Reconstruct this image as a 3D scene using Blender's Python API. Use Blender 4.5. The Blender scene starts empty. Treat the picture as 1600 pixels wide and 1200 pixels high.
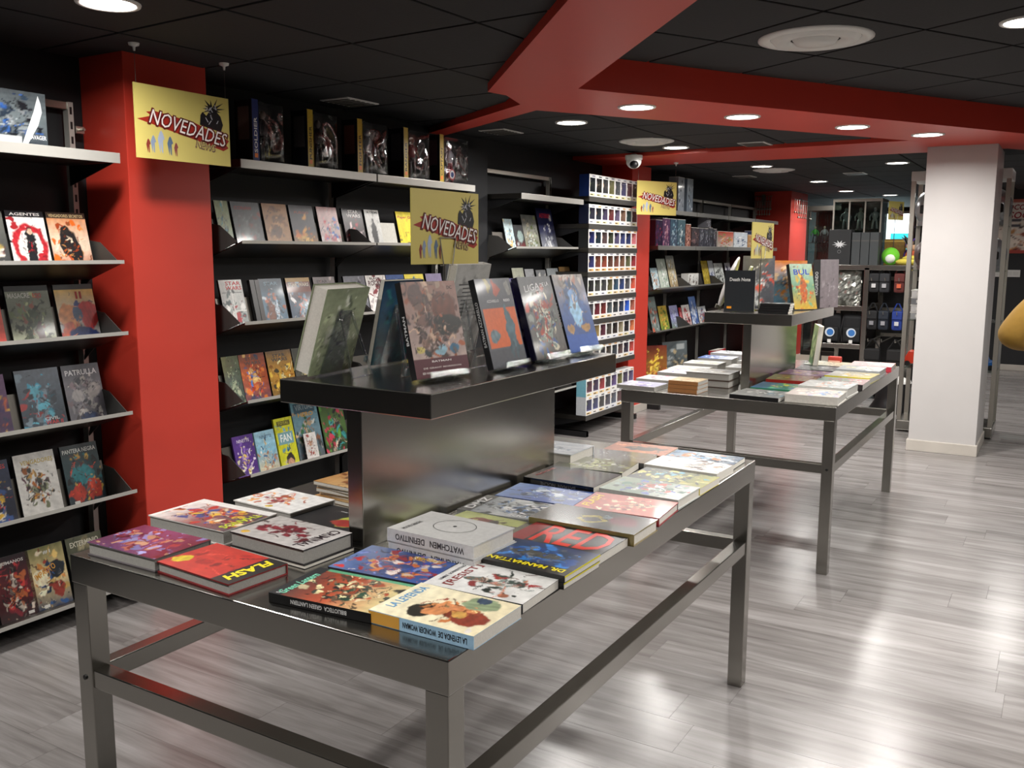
import bpy, bmesh, math, random
import numpy as np
from mathutils import Matrix, Vector
R = math.radians
scene = bpy.context.scene
col = scene.collection

# ------------------------------------------------------------------ camera, world, exposure
cd = bpy.data.cameras.new('camera'); cam = bpy.data.objects.new('camera', cd); col.objects.link(cam)
cd.sensor_width = 36.0; cd.lens = 32.26; cd.clip_start = 0.05; cd.clip_end = 100
_r = Vector((0.8560963, 0.5168003, 0.0040650)); _u = Vector((-0.0774163, 0.1204580, 0.9896952)); _f = Vector((-0.5109852, 0.8475891, -0.1431324))
cam.matrix_world = Matrix(((_r.x, _u.x, -_f.x, 0), (_r.y, _u.y, -_f.y, 0), (_r.z, _u.z, -_f.z, 1.5), (0, 0, 0, 1)))
scene.camera = cam
world = bpy.data.worlds.new('world'); scene.world = world; world.use_nodes = True
world.node_tree.nodes['Background'].inputs[0].default_value = (0.5, 0.55, 0.6, 1)
world.node_tree.nodes['Background'].inputs[1].default_value = 0.05
vs = scene.view_settings
vs.view_transform = 'Standard'; vs.look = 'None'; vs.gamma = 1.0; vs.use_curve_mapping = False
vs.exposure = 1.02
scene.cycles.use_denoising = True
scene.cycles.max_bounces = 8; scene.cycles.transparent_max_bounces = 24
scene.cycles.sample_clamp_indirect = 6.0
LAMP_W = 10.5          # power of one ceiling downlight

# ------------------------------------------------------------------ helpers
def lin(h):
    c = [int(h[i:i+2], 16) / 255 for i in (0, 2, 4)]
    return tuple(x / 12.92 if x <= 0.04045 else ((x + 0.055) / 1.055) ** 2.4 for x in c)

class MB:
    """collects boxes, prisms, tubes; build() links them as one mesh object"""
    def __init__(s): s.v = []; s.f = []; s.m = []; s.c = []; s.cur = 0; s.col = (1, 1, 1)
    def add(s, v, f):
        o = len(s.v); s.v += [tuple(p) for p in v]; s.f += [tuple(i + o for i in q) for q in f]
        s.m += [s.cur] * len(f); s.c += [s.col] * len(v); return s
    def box(s, x0, x1, y0, y1, z0, z1):
        return s.add([(x0,y0,z0),(x1,y0,z0),(x1,y1,z0),(x0,y1,z0),(x0,y0,z1),(x1,y0,z1),(x1,y1,z1),(x0,y1,z1)],
                     [(0,3,2,1),(4,5,6,7),(0,1,5,4),(1,2,6,5),(2,3,7,6),(3,0,4,7)])
    def prism(s, pts, z0, z1):
        n = len(pts)
        return s.add([(x,y,z0) for x,y in pts] + [(x,y,z1) for x,y in pts],
                     [tuple(range(n-1,-1,-1)), tuple(range(n,2*n))] + [(i,(i+1)%n,(i+1)%n+n,i+n) for i in range(n)])
    def prism_y(s, pts, y0, y1):      # outline in x,z ; extruded along y
        n = len(pts)
        return s.add([(x,y0,z) for x,z in pts] + [(x,y1,z) for x,z in pts],
                     [tuple(range(n)), tuple(range(2*n-1,n-1,-1))] + [((i+1)%n,i,i+n,(i+1)%n+n) for i in range(n)])
    def lathe(s, prof, cx=0, cy=0, n=24):   # prof: (radius, z)
        v = []; f = []
        for r, z in prof:
            for k in range(n):
                a = 2*math.pi*k/n; v.append((cx+r*math.cos(a), cy+r*math.sin(a), z))
        for i in range(len(prof)-1):
            for k in range(n):
                k2 = (k+1) % n; f.append((i*n+k, i*n+k2, (i+1)*n+k2, (i+1)*n+k))
        return s.add(v, f)
    def disc(s, r, z, cx=0, cy=0, n=24):
        return s.add([(cx+r*math.cos(2*math.pi*k/n), cy+r*math.sin(2*math.pi*k/n), z) for k in range(n)], [tuple(range(n))])
    def tube(s, pts, r, n=8):
        P = [Vector(p) for p in pts]; v = []; f = []
        for i, p in enumerate(P):
            d = (P[min(i+1,len(P)-1)] - P[max(i-1,0)]).normalized()
            a = d.cross(Vector((0,0,1)));  a = a.normalized() if a.length > 1e-4 else Vector((1,0,0))
            b = d.cross(a)
            for k in range(n):
                t = 2*math.pi*k/n; v.append(tuple(p + a*(r*math.cos(t)) + b*(r*math.sin(t))))
        for i in range(len(P)-1):
            for k in range(n): f.append((i*n+k, i*n+(k+1)%n, (i+1)*n+(k+1)%n, (i+1)*n+k))
        f += [tuple(range(n-1,-1,-1)), tuple(range((len(P)-1)*n, len(P)*n))]
        return s.add(v, f)
    def ball(s, c, rx, ry=None, rz=None, n=12, m=8):
        ry = ry or rx; rz = rz or rx; v = []; f = []
        for i in range(m+1):
            th = math.pi*i/m
            for k in range(n):
                a = 2*math.pi*k/n; v.append((c[0]+rx*math.sin(th)*math.cos(a), c[1]+ry*math.sin(th)*math.sin(a), c[2]-rz*math.cos(th)))
        for i in range(m):
            for k in range(n): f.append((i*n+k, i*n+(k+1)%n, (i+1)*n+(k+1)%n, (i+1)*n+k))
        return s.add(v, f)
    def mesh(s, name, mats, smooth=False, bevel=0, color=False):
        me = bpy.data.meshes.new(name); me.from_pydata(s.v, [], s.f)
        for m in (mats if isinstance(mats, (list, tuple)) else [mats]): me.materials.append(m)
        if color:
            a = me.color_attributes.new('Col', 'FLOAT_COLOR', 'POINT')
            a.data.foreach_set('color', np.array([list(c)+[1] for c in s.c], dtype=np.float32).ravel())
        me.polygons.foreach_set('material_index', s.m)
        if bevel:
            bm = bmesh.new(); bm.from_mesh(me)
            bmesh.ops.bevel(bm, geom=bm.edges[:], offset=bevel, segments=2, profile=0.6, affect='EDGES', clamp_overlap=True)
            bm.to_mesh(me); bm.free()
        if smooth: me.polygons.foreach_set('use_smooth', [True]*len(me.polygons))
        me.update(); return me
    def build(s, name, mats, parent=None, **k): return link(name, s.mesh(name, mats, **k), parent)

def link(name, data, parent=None, M=None):
    o = bpy.data.objects.new(name, data); col.objects.link(o)
    if M is not None: o.matrix_world = M
    if parent is not None: o.parent = parent
    return o
def tag(o, label=None, cat=None, group=None, kind=None):
    if label: o['label'] = label
    if cat: o['category'] = cat
    if group: o['group'] = group
    if kind: o['kind'] = kind
    return o
def thing(name, label, cat, loc=(0,0,0), rz=0, group=None, M=None):
    o = link(name, None); o.empty_display_size = 0.05
    o.matrix_world = M if M is not None else Matrix.Translation(loc) @ Matrix.Rotation(rz, 4, 'Z')
    return tag(o, label, cat, group)
def struct(o): o['kind'] = 'structure'; return o
def stand(loc, xdir, lean=0.0):
    """matrix for a thing whose front faces +z local, up +y local, right +x local"""
    x = Vector((xdir[0], xdir[1], 0)).normalized(); n = Vector((x.y, -x.x, 0)); z = Vector((0,0,1)); l = R(lean)
    y = z*math.cos(l) - n*math.sin(l); w = n*math.cos(l) + z*math.sin(l)
    return Matrix(((x.x,y.x,w.x,loc[0]),(x.y,y.y,w.y,loc[1]),(x.z,y.z,w.z,loc[2]),(0,0,0,1)))
def flat(cx, cy, z, h, ang):
    """lying face up; ang = direction of the cover's right side; centre given"""
    a = R(ang); x = Vector((math.cos(a), math.sin(a), 0)); y = Vector((-math.sin(a), math.cos(a), 0))
    return Matrix(((x.x,y.x,0,cx-y.x*h/2),(x.y,y.y,0,cy-y.y*h/2),(0,0,1,z),(0,0,0,1)))

# ------------------------------------------------------------------ materials
def new_mat(name):
    m = bpy.data.materials.new(name); m.use_nodes = True
    nt = m.node_tree; return m, nt, nt.nodes['Principled BSDF']
def plain(name, hexc, rough=0.5, metal=0.0, var=0.06, scale=18.0, bump=0.0, coat=0.0, spec=0.5):
    m, nt, b = new_mat(name); N = nt.nodes; L = nt.links
    tc = N.new('ShaderNodeTexCoord'); nz = N.new('ShaderNodeTexNoise'); nz.inputs['Scale'].default_value = scale; nz.inputs['Detail'].default_value = 3
    L.new(tc.outputs['Object'], nz.inputs['Vector'])
    mx = N.new('ShaderNodeMix'); mx.data_type = 'RGBA'; c = lin(hexc)
    mx.inputs['A'].default_value = (*[x*(1-var) for x in c], 1); mx.inputs['B'].default_value = (*[min(1,x*(1+var)) for x in c], 1)
    L.new(nz.outputs['Fac'], mx.inputs['Factor']); L.new(mx.outputs['Result'], b.inputs['Base Color'])
    b.inputs['Roughness'].default_value = rough; b.inputs['Metallic'].default_value = metal
    b.inputs['Coat Weight'].default_value = coat; b.inputs['Specular IOR Level'].default_value = spec
    if bump:
        bp = N.new('ShaderNodeBump'); bp.inputs['Strength'].default_value = bump; bp.inputs['Distance'].default_value = 0.002
        L.new(nz.outputs['Fac'], bp.inputs['Height']); L.new(bp.outputs['Normal'], b.inputs['Normal'])
    return m
def steel(name, hexc, rough, lo=0.0):
    m, nt, b = new_mat(name); N = nt.nodes; L = nt.links
    tc = N.new('ShaderNodeTexCoord'); mp = N.new('ShaderNodeMapping'); mp.inputs['Scale'].default_value = (4, 4, 9)
    nz = N.new('ShaderNodeTexNoise'); nz.inputs['Scale'].default_value = 3; nz.inputs['Detail'].default_value = 4
    big = N.new('ShaderNodeTexNoise'); big.inputs['Scale'].default_value = 2.2; big.inputs['Detail'].default_value = 2
    L.new(tc.outputs['Object'], mp.inputs['Vector']); L.new(mp.outputs['Vector'], nz.inputs['Vector']); L.new(tc.outputs['Object'], big.inputs['Vector'])
    ad = N.new('ShaderNodeMath'); ad.operation = 'ADD'; L.new(nz.outputs['Fac'], ad.inputs[0]); L.new(big.outputs['Fac'], ad.inputs[1])
    rr = N.new('ShaderNodeMapRange'); rr.inputs['From Min'].default_value = 0.6; rr.inputs['From Max'].default_value = 1.4
    rr.inputs['To Min'].default_value = rough-0.01; rr.inputs['To Max'].default_value = rough+0.015
    L.new(ad.outputs[0], rr.inputs['Value']); L.new(rr.outputs['Result'], b.inputs['Roughness'])
    b.inputs['Base Color'].default_value = (*lin(hexc), 1); b.inputs['Metallic'].default_value = 1.0
    return m
def attr_mat(name, rough=0.35, coat=0.0, metal=0.0):
    m, nt, b = new_mat(name); N = nt.nodes; L = nt.links
    a = N.new('ShaderNodeAttribute'); a.attribute_name = 'Col'
    tc = N.new('ShaderNodeTexCoord'); nz = N.new('ShaderNodeTexNoise'); nz.inputs['Scale'].default_value = 90; nz.inputs['Detail'].default_value = 3
    L.new(tc.outputs['Object'], nz.inputs['Vector'])
    hs = N.new('ShaderNodeHueSaturation'); mr = N.new('ShaderNodeMapRange')
    mr.inputs['From Min'].default_value = 0.3; mr.inputs['From Max'].default_value = 0.7; mr.inputs['To Min'].default_value = 0.93; mr.inputs['To Max'].default_value = 1.07
    L.new(nz.outputs['Fac'], mr.inputs['Value']); L.new(mr.outputs['Result'], hs.inputs['Value'])
    L.new(a.outputs['Color'], hs.inputs['Color']); L.new(hs.outputs['Color'], b.inputs['Base Color'])
    b.inputs['Roughness'].default_value = rough; b.inputs['Coat Weight'].default_value = coat; b.inputs['Coat Roughness'].default_value = 0.08
    b.inputs['Metallic'].default_value = metal
    return m
def clear(name, tint='ffffff', gloss=0.12, rough=0.03, bump=0.25):
    m, nt, b = new_mat(name); N = nt.nodes; L = nt.links; N.remove(b)
    t = N.new('ShaderNodeBsdfTransparent'); t.inputs[0].default_value = (*lin(tint), 1)
    g = N.new('ShaderNodeBsdfGlossy'); g.inputs['Roughness'].default_value = rough
    nz = N.new('ShaderNodeTexNoise'); nz.inputs['Scale'].default_value = 14; bp = N.new('ShaderNodeBump'); bp.inputs['Strength'].default_value = bump; bp.inputs['Distance'].default_value = 0.004 if bump < .5 else 0.03
    L.new(nz.outputs['Fac'], bp.inputs['Height']); L.new(bp.outputs['Normal'], g.inputs['Normal'])
    lw = N.new('ShaderNodeLayerWeight'); lw.inputs['Blend'].default_value = 0.35
    ad = N.new('ShaderNodeMath'); ad.operation = 'ADD'; ad.use_clamp = True; ad.inputs[1].default_value = gloss
    ml = N.new('ShaderNodeMath'); ml.operation = 'MULTIPLY'; ml.inputs[1].default_value = 0.6
    L.new(lw.outputs['Facing'], ml.inputs[0]); L.new(ml.outputs[0], ad.inputs[0])
    mx = N.new('ShaderNodeMixShader'); L.new(ad.outputs[0], mx.inputs[0]); L.new(t.outputs[0], mx.inputs[1]); L.new(g.outputs[0], mx.inputs[2])
    L.new(mx.outputs[0], N['Material Output'].inputs['Surface'])
    return m
def emit(name, hexc, strength):
    m, nt, b = new_mat(name)
    b.inputs['Base Color'].default_value = (*lin(hexc), 1); b.inputs['Emission Color'].default_value = (*lin(hexc), 1); b.inputs['Emission Strength'].default_value = strength
    return m
def floor_mat():
    m, nt, b = new_mat('laminate'); N = nt.nodes; L = nt.links
    tc = N.new('ShaderNodeTexCoord'); oi = N.new('ShaderNodeObjectInfo')
    cb = N.new('ShaderNodeCombineXYZ'); mu = N.new('ShaderNodeMath'); mu.operation = 'MULTIPLY'; mu.inputs[1].default_value = 57
    L.new(oi.outputs['Random'], mu.inputs[0]); L.new(mu.outputs[0], cb.inputs[0]); L.new(mu.outputs[0], cb.inputs[2])
    va = N.new('ShaderNodeVectorMath'); L.new(tc.outputs['Object'], va.inputs[0]); L.new(cb.outputs[0], va.inputs[1])
    def noise(sc, det, mscale, dist=0.0):
        mp = N.new('ShaderNodeMapping'); mp.inputs['Scale'].default_value = mscale; nz = N.new('ShaderNodeTexNoise')
        nz.inputs['Scale'].default_value = sc; nz.inputs['Detail'].default_value = det; nz.inputs['Distortion'].default_value = dist
        L.new(va.outputs[0], mp.inputs['Vector']); L.new(mp.outputs['Vector'], nz.inputs['Vector']); return nz
    g1 = noise(4, 6, (0.55, 7, 1), 0.6); g2 = noise(3, 3, (0.35, 3.0, 1), 0.4); g3 = noise(40, 4, (0.25, 4, 1))
    r1 = N.new('ShaderNodeValToRGB'); e = r1.color_ramp.elements
    e[0].position = 0.30; e[0].color = (*lin('645f5d'), 1); e[1].position = 0.72; e[1].color = (*lin('a4a1a0'), 1)
    k = e.new(0.5); k.color = (*lin('888482'), 1)
    mx0 = N.new('ShaderNodeMix'); mx0.data_type = 'FLOAT'; mx0.inputs['Factor'].default_value = 0.5
    L.new(g1.outputs['Fac'], mx0.inputs['A']); L.new(g2.outputs['Fac'], mx0.inputs['B']); L.new(mx0.outputs['Result'], r1.inputs['Fac'])
    hs = N.new('ShaderNodeHueSaturation'); mr = N.new('ShaderNodeMapRange'); mr.inputs['To Min'].default_value = 0.93; mr.inputs['To Max'].default_value = 1.05
    L.new(oi.outputs['Random'], mr.inputs['Value']); L.new(mr.outputs['Result'], hs.inputs['Value']); L.new(r1.outputs['Color'], hs.inputs['Color'])
    mx = N.new('ShaderNodeMix'); mx.data_type = 'RGBA'; mx.blend_type = 'MULTIPLY'; mx.inputs['Factor'].default_value = 0.25
    L.new(hs.outputs['Color'], mx.inputs['A']); L.new(g3.outputs['Fac'], mx.inputs['B']); L.new(mx.outputs['Result'], b.inputs['Base Color'])
    rr = N.new('ShaderNodeMapRange'); rr.inputs['To Min'].default_value = 0.215; rr.inputs['To Max'].default_value = 0.268
    L.new(g1.outputs['Fac'], rr.inputs['Value']); L.new(rr.outputs['Result'], b.inputs['Roughness'])
    bp = N.new('ShaderNodeBump'); bp.inputs['Strength'].default_value = 0.15; bp.inputs['Distance'].default_value = 0.001
    L.new(g3.outputs['Fac'], bp.inputs['Height']); L.new(bp.outputs['Normal'], b.inputs['Normal'])
    return m

M_FLOOR = floor_mat()
M_STEEL = steel('brushed_steel', 'a3a19b', 0.215)
M_STEEL_SHELF = steel('shelf_steel', 'b5b1a8', 0.34)
M_STEEL_DARK = steel('dark_shelf_steel', '5a5752', 0.38)
M_BLACKWALL = plain('black_wall_paint', '17181b', 0.6, var=0.15, scale=3)
M_TILE = plain('black_ceiling_tile', '1d1d1f', 0.85, var=0.12, scale=60, bump=0.3)
M_GRID = plain('ceiling_grid', '0b0b0c', 0.7)
M_RED = plain('red_paint', 'c23a2c', 0.42, var=0.04, scale=5, bump=0.05)
M_WHITE = plain('white_paint', 'b9b6b4', 0.5, var=0.03, scale=6, bump=0.05)
M_SKIRT = plain('greige_skirting', 'b9b3aa', 0.4, var=0.1, scale=9)
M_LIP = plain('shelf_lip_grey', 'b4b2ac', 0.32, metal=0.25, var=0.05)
M_BRACKET = plain('bracket_grey', '3e3d3b', 0.5)
M_BLACK = plain('black_metal', '101012', 0.45)
M_GREYPLATE = plain('grey_plate', '5c5a56', 0.4, metal=0.3)
M_WHITEP = plain('white_plastic', 'd5d4d0', 0.4)
M_PAPER = plain('paper', 'cfcbc2', 0.8, var=0.15, scale=220)
M_PAPERG = plain('grey_paper', '9b9994', 0.7, var=0.2, scale=260)
M_COVER = attr_mat('printed_cover', 0.36, coat=0.12)
M_COVERM = attr_mat('printed_card', 0.42)
M_WRAP = attr_mat('wrapped_cover', 0.22, coat=0.9)
M_CLEAR = clear('clear_acrylic', 'f4f8f8', 0.14)
M_BLISTER = clear('blister_plastic', 'f2f5f6', 0.10, 0.06, 0.3)
M_PANE = clear('thin_pane', 'ffffff', 0.03, 0.04)
M_GLASS = clear('cabinet_glass', 'e4ece9', 0.05, 0.02)
M_LAMP = emit('lamp_diffuser', 'fff8ee', 14.0)
M_YELLOW = plain('sign_yellow', 'd4c470', 0.35, var=0.03, scale=4)
_ink = {}
def ink(h):
    if h not in _ink: _ink[h] = plain('ink_' + h, h, 0.4, var=0.02)
    return _ink[h]

# ------------------------------------------------------------------ printed artwork (vertex colours from numpy)
def hexes(s): return [np.array(lin(x)) for x in s.split()]
class A:
    """a printed cover: ground colours, palette of brush patches, bands and ellipses"""
    def __init__(s, bg, pal='', n=40, bands=(), ells=(), seed=0, cy=0.42, sd=0.22, size=0.09, lines=8, **k):
        s.__dict__.update(bg=hexes(bg), pal=hexes(pal), n=n, bands=bands, ells=ells, seed=seed, cy=cy, sd=sd, size=size, lines=lines)
def paint(a, u, v):
    rng = np.random.default_rng(a.seed + 11)
    def sn(f):
        o = np.zeros_like(u)
        for _ in range(5):
            d = rng.normal(size=2) * f; o = o + np.sin(u*d[0] + v*d[1]*1.5 + rng.uniform(0, 7))
        return o / 5
    uu = u + 0.07*sn(10) + 0.035*sn(32); vv = v + 0.06*sn(10) + 0.03*sn(32)
    t = np.clip(vv, 0, 1)[..., None]
    b = a.bg; c = b[0]*(1-t) + b[-1]*t if len(b) < 3 else np.where(t < .5, b[0]*(1-2*t) + b[1]*2*t, b[1]*(2-2*t) + b[2]*(2*t-1))
    c = c * (1 + (0.18 if a.pal else 0.02)*sn(20)[..., None])
    for k in range(a.n if a.pal else 0):
        cx, cy = rng.normal(0.5, a.sd), rng.normal(a.cy, a.sd*1.05); rx = a.size*rng.uniform(0.4, 1.3); ry = a.size*rng.uniform(0.3, 1.0); th = rng.uniform(0, 3.2)
        dx, dy = uu-cx, (vv-cy)*1.45
        p = (dx*np.cos(th)+dy*np.sin(th))/rx; q = (-dx*np.sin(th)+dy*np.cos(th))/ry
        m = np.clip((1.15-np.sqrt(p*p+q*q))/0.3, 0, 1)[..., None]
        cc = a.pal[rng.integers(len(a.pal))]*rng.uniform(0.65, 1.25)
        c = c*(1-m) + cc*m
    for k in range(a.lines if a.pal else 0):
        cx, cy = rng.normal(0.5, a.sd), rng.normal(a.cy, a.sd); th = rng.uniform(0, 3.2); ln = rng.uniform(.05, .22)
        dx, dy = uu-cx, (vv-cy)*1.45
        p = (dx*np.cos(th)+dy*np.sin(th))/ln; q = (-dx*np.sin(th)+dy*np.cos(th))/0.016
        m = (np.clip(1.2-np.abs(q), 0, 1)*(np.abs(p) < 1))[..., None]
        c = c*(1-m) + a.pal[rng.integers(len(a.pal))]*rng.choice([0.2, 1.3])*m
    def draw_bands(c):
        for (u0, u1, v0, v1, h) in a.bands:
            m = ((u >= u0-1e-6) & (u <= u1+1e-6) & (v >= v0-1e-6) & (v <= v1+1e-6))[..., None]
            c = np.where(m, np.array(lin(h)), c)
        return c
    if not a.pal: c = draw_bands(c)
    for (cx, cy, rx, ry, h) in a.ells:
        w = 0.05
        m = np.clip((1-np.sqrt(((uu*.8+u*.2-cx)/rx)**2 + ((vv*.8+v*.2-cy)/ry)**2))/w*0.4+0.5, 0, 1)[..., None]
        c = c*(1-m) + np.array(lin(h))*m*(1+0.35*sn(30)[..., None])
    for k in range(int(a.n*1.5) if a.pal else 0):
        cx, cy = rng.normal(0.5, a.sd), rng.normal(a.cy, a.sd*1.05); th = rng.uniform(0, 3.2); rx, ry = a.size*rng.uniform(.25, .7), a.size*rng.uniform(.06, .25)
        dx, dy = uu-cx, (vv-cy)*1.45
        p = (dx*np.cos(th)+dy*np.sin(th))/rx; q = (-dx*np.sin(th)+dy*np.cos(th))/ry
        m = np.clip((1.15-np.sqrt(p*p+q*q))/0.3, 0, 1)[..., None]*.85
        c = c*(1-m) + a.pal[rng.integers(len(a.pal))]*rng.choice([0.25, 0.7, 1.3])*m
    if a.pal: c = draw_bands(c)
    return np.clip(c, 0.002, 1.0)

def art_grid(mb_v, mb_f, mb_c, art, x0, x1, y0, y1, z, nx, ny):
    u, v = np.meshgrid(np.linspace(0, 1, nx+1), np.linspace(0, 1, ny+1))
    c = paint(art, u, v).reshape(-1, 3); o = len(mb_v)
    mb_v += [(x0+(x1-x0)*a, y0+(y1-y0)*b, z) for a, b in zip(u.ravel(), v.ravel())]
    mb_c += [tuple(q) for q in c]
    w = nx+1
    mb_f += [(o+j*w+i, o+j*w+i+1, o+(j+1)*w+i+1, o+(j+1)*w+i) for j in range(ny) for i in range(nx)]
    return nx*ny

# ------------------------------------------------------------------ lettering
_txt = {}
def text_mesh(body, shear=0.0, bold=0.0):
    k = (body, shear, bold)
    if k not in _txt:
        c = bpy.data.curves.new('lettering', 'FONT'); c.body = body; c.shear = shear; c.offset = bold; c.resolution_u = 2
        o = bpy.data.objects.new('lettering', c); me = bpy.data.meshes.new_from_object(o)
        n = len(me.vertices); a = np.empty(n*3, dtype=np.float32); me.vertices.foreach_get('co', a); a = a.reshape(-1, 3)
        lo, hi = a.min(0), a.max(0); a = (a-lo)/np.maximum(hi-lo, 1e-6) - 0.5; a[:, 2] = 0
        me.vertices.foreach_set('co', a.ravel()); bpy.data.objects.remove(o); me.materials.clear(); _txt[k] = me
    return _txt[k]
def letter(name, body, hexc, parent, cx, cy, w, h, z, rot=0, shear=0.0, bold=0.02, post=None):
    me = text_mesh(body, shear, bold).copy(); me.materials.append(ink(hexc))
    o = link(name, me, parent)
    M = Matrix.Translation((cx, cy, z)) @ Matrix.Rotation(R(rot), 4, 'Z') @ Matrix.Diagonal((w, h, 1, 1))
    o.matrix_basis = (post @ M) if post is not None else M
    return o

# ------------------------------------------------------------------ books
RES = {'h': (60, 88), 'm': (22, 32), 's': (12, 18)}
def book(label, w, h, t, art, M, titles=(), spine='222222', hard=False, group=None, res='m', wrap=False, grey=False, spine_title=None, cat='book', name='comic_book', sticker=None):
    root = thing(name, label, cat, M=M, group=group)
    b = min(0.003 if hard else 0.0009, t*0.3)
    V = []; F = []; C = []
    nx, ny = RES[res]; art_grid(V, F, C, art, -w/2, w/2, 0, h, t, nx, ny)
    m = MB(); m.col = lin(spine)
    m.box(-w/2, w/2, 0, h, t-b, t-0.00015); m.box(-w/2, -w/2+max(b, .0012), 0, h, 0, t-b); m.box(-w/2, w/2, 0, h, 0, b)
    V2 = MB(); V2.v = V; V2.f = F; V2.c = C; V2.m = [0]*len(F); V2.add(m.v, m.f); V2.c[-len(m.v):] = m.c
    V2.build('cover', M_WRAP if wrap else M_COVER, root, color=True)
    i = 0.003 if hard else 0.0006
    MB().box(-w/2+max(b, .0012), w/2-i, i, h-i, b, t-b).build('page_block', M_PAPERG if grey else M_PAPER, root)
    for tt in titles:
        body, hexc, cx, cy, tw, th = tt[:6]; kw = tt[6] if len(tt) > 6 else {}
        rot = kw.get('rot', 0)
        letter('title', body, hexc, root, (cx-.5)*w, cy*h, tw*(h if rot in (90, -90) else w), th*(w if rot in (90, -90) else h), t+0.0004, **kw)
    if spine_title:
        body, hexc, frac = spine_title[:3]; sc_ = spine_title[3] if len(spine_title) > 3 else .5
        post = Matrix(((0,0,-1,-w/2-0.0004),(1,0,0,h*sc_),(0,-1,0,t/2),(0,0,0,1)))
        letter('spine_title', body, hexc, root, 0, 0, h*frac, t*0.45, 0, post=post)
    if sticker:
        sx, sy = sticker[:2]; hx = sticker[2] if len(sticker) > 2 else 'e8e6df'
        MB().box((sx-.5)*w-.012, (sx-.5)*w+.012, sy*h-.006, sy*h+.006, t+.0001, t+.0006).build('price_sticker', ink(hx), root)
    return root

# ================================================================== THE ROOM
XW = -3.70                      # left wall plane
ZL, ZR, ZS = 2.31, 2.43, 2.27   # left ceiling, right ceiling, red soffit
# floor: laminate planks laid along x
floor = struct(MB().box(-3.7, 3.4, -2.2, 18.2, -0.06, -0.0085).box(-3.7, 3.4, 9.31, 18.2, -0.0085, -0.0002).box(-3.7, 3.4, -2.2, 0.19, -0.0085, -0.0002).build('floor', M_FLOOR))
PW, PL = 0.19, 1.28
plank_me = MB().box(-PL/2+.0004, PL/2-.0004, -PW/2+.0004, PW/2-.0004, -0.008, 0).mesh('plank', M_FLOOR)
random.seed(4)
for j in range(48):
    off = random.uniform(0, PL)
    y = 0.19 + (j+.5)*PW
    for i in range(-1, 7):
        x = -3.7 - PL/2 + off + i*PL
        x0, x1 = max(-3.7, x-PL/2), min(3.4, x+PL/2)
        if x1-x0 < 0.05 or x0 > 0.6 + 0.25*j*PW: continue
        if x1-x0 < PL-1e-3:
            me = MB().box(-(x1-x0)/2+.0004, (x1-x0)/2-.0004, -PW/2+.0004, PW/2-.0004, -0.008, 0).mesh('plank', M_FLOOR)
        else: me = plank_me
        o = link('plank', me, floor); o.location = ((x0+x1)/2, y, 0)
MB().box(0.6, 3.4, 0.19, 9.31, -0.0085, -0.0079).build('underlay', M_FLOOR, floor)
# walls
struct(MB().box(-3.85, XW, -2.2, 18.2, 0, 2.6).build('wall_left', M_BLACKWALL))
struct(MB().box(-3.85, 3.55, -2.35, -2.2, 0, 2.6).build('wall_front', M_BLACKWALL))
struct(MB().box(3.4, 3.55, -2.2, 13.5, 0, 2.6).build('wall_right', M_BLACKWALL))
struct(MB().box(-1.12, 3.55, 13.45, 13.6, 0, 2.6).build('wall_back', M_BLACKWALL))
struct(MB().box(-1.12, -0.97, 13.6, 18.2, 0, 2.6).build('wall_passage', M_BLACKWALL))
struct(MB().box(-3.85, -1.12, 18.05, 18.2, 0, 0.85).box(-3.85, -1.12, 18.05, 18.2, 2.25, 2.6).box(-3.85, -3.75, 18.05, 18.2, .85, 2.25).box(-2.45, -1.12, 18.05, 18.2, .85, 2.25).build('wall_far', M_BLACKWALL))
struct(MB().box(-1.12, 3.4, 13.43, 13.45, 0, 0.075).build('baseboard_back', M_SKIRT, bevel=0.004))

# ceilings: three fields of separate black tiles
def clip(poly, planes):
    for (px, py, nx, ny) in planes:
        out = []
        for i in range(len(poly)):
            a, b = poly[i], poly[(i+1) % len(poly)]
            da = (a[0]-px)*nx+(a[1]-py)*ny; db = (b[0]-px)*nx+(b[1]-py)*ny
            if da >= 0: out.append(a)
            if da*db < 0:
                t = da/(da-db); out.append((a[0]+t*(b[0]-a[0]), a[1]+t*(b[1]-a[1])))
        poly = out
        if len(poly) < 3: return []
    return poly
def area(p): return abs(sum(p[i][0]*p[(i+1) % len(p)][1]-p[(i+1) % len(p)][0]*p[i][1] for i in range(len(p))))/2
def line(p, q, side):            # half plane left (+1) / right (-1) of p->q
    d = (q[0]-p[0], q[1]-p[1]); return (p[0], p[1], -d[1]*side, d[0]*side)
def tiles(parent, z, org, ang, size, bounds, planes, extra=None):
    a = R(ang); e1 = (math.cos(a), math.sin(a)); e2 = (-e1[1], e1[0]); g = 0.008
    full = MB().prism([(g, g), (size-g, g), (size-g, size-g), (g, size-g)], 0, 0.012).mesh('ceiling_tile', M_TILE, bevel=0.003)
    for i in range(-30, 30):
        for j in range(-30, 30):
            def P(u, v): return (org[0]+e1[0]*(i+u)*size+e2[0]*(j+v)*size, org[1]+e1[1]*(i+u)*size+e2[1]*(j+v)*size)
            k = g/size; poly = [P(k, k), P(1-k, k), P(1-k, 1-k), P(k, 1-k)]
            c = clip(poly, planes + [(bounds[0], 0, 1, 0), (bounds[1], 0, -1, 0), (0, bounds[2], 0, 1), (0, bounds[3], 0, -1)])
            if not c or area(c) < 0.004: continue
            if area(c) > area(poly)*0.999:
                o = link('ceiling_tile', full, parent); p = P(0, 0); o.location = (p[0], p[1], z); o.rotation_euler.z = a
            else:
                MB().prism(c, z, z+0.012).build('ceiling_tile', M_TILE, parent)
A0, A1 = (2.07, -1.08), (-2.33, 3.98)        # middle line of band A (over the camera)
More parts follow.
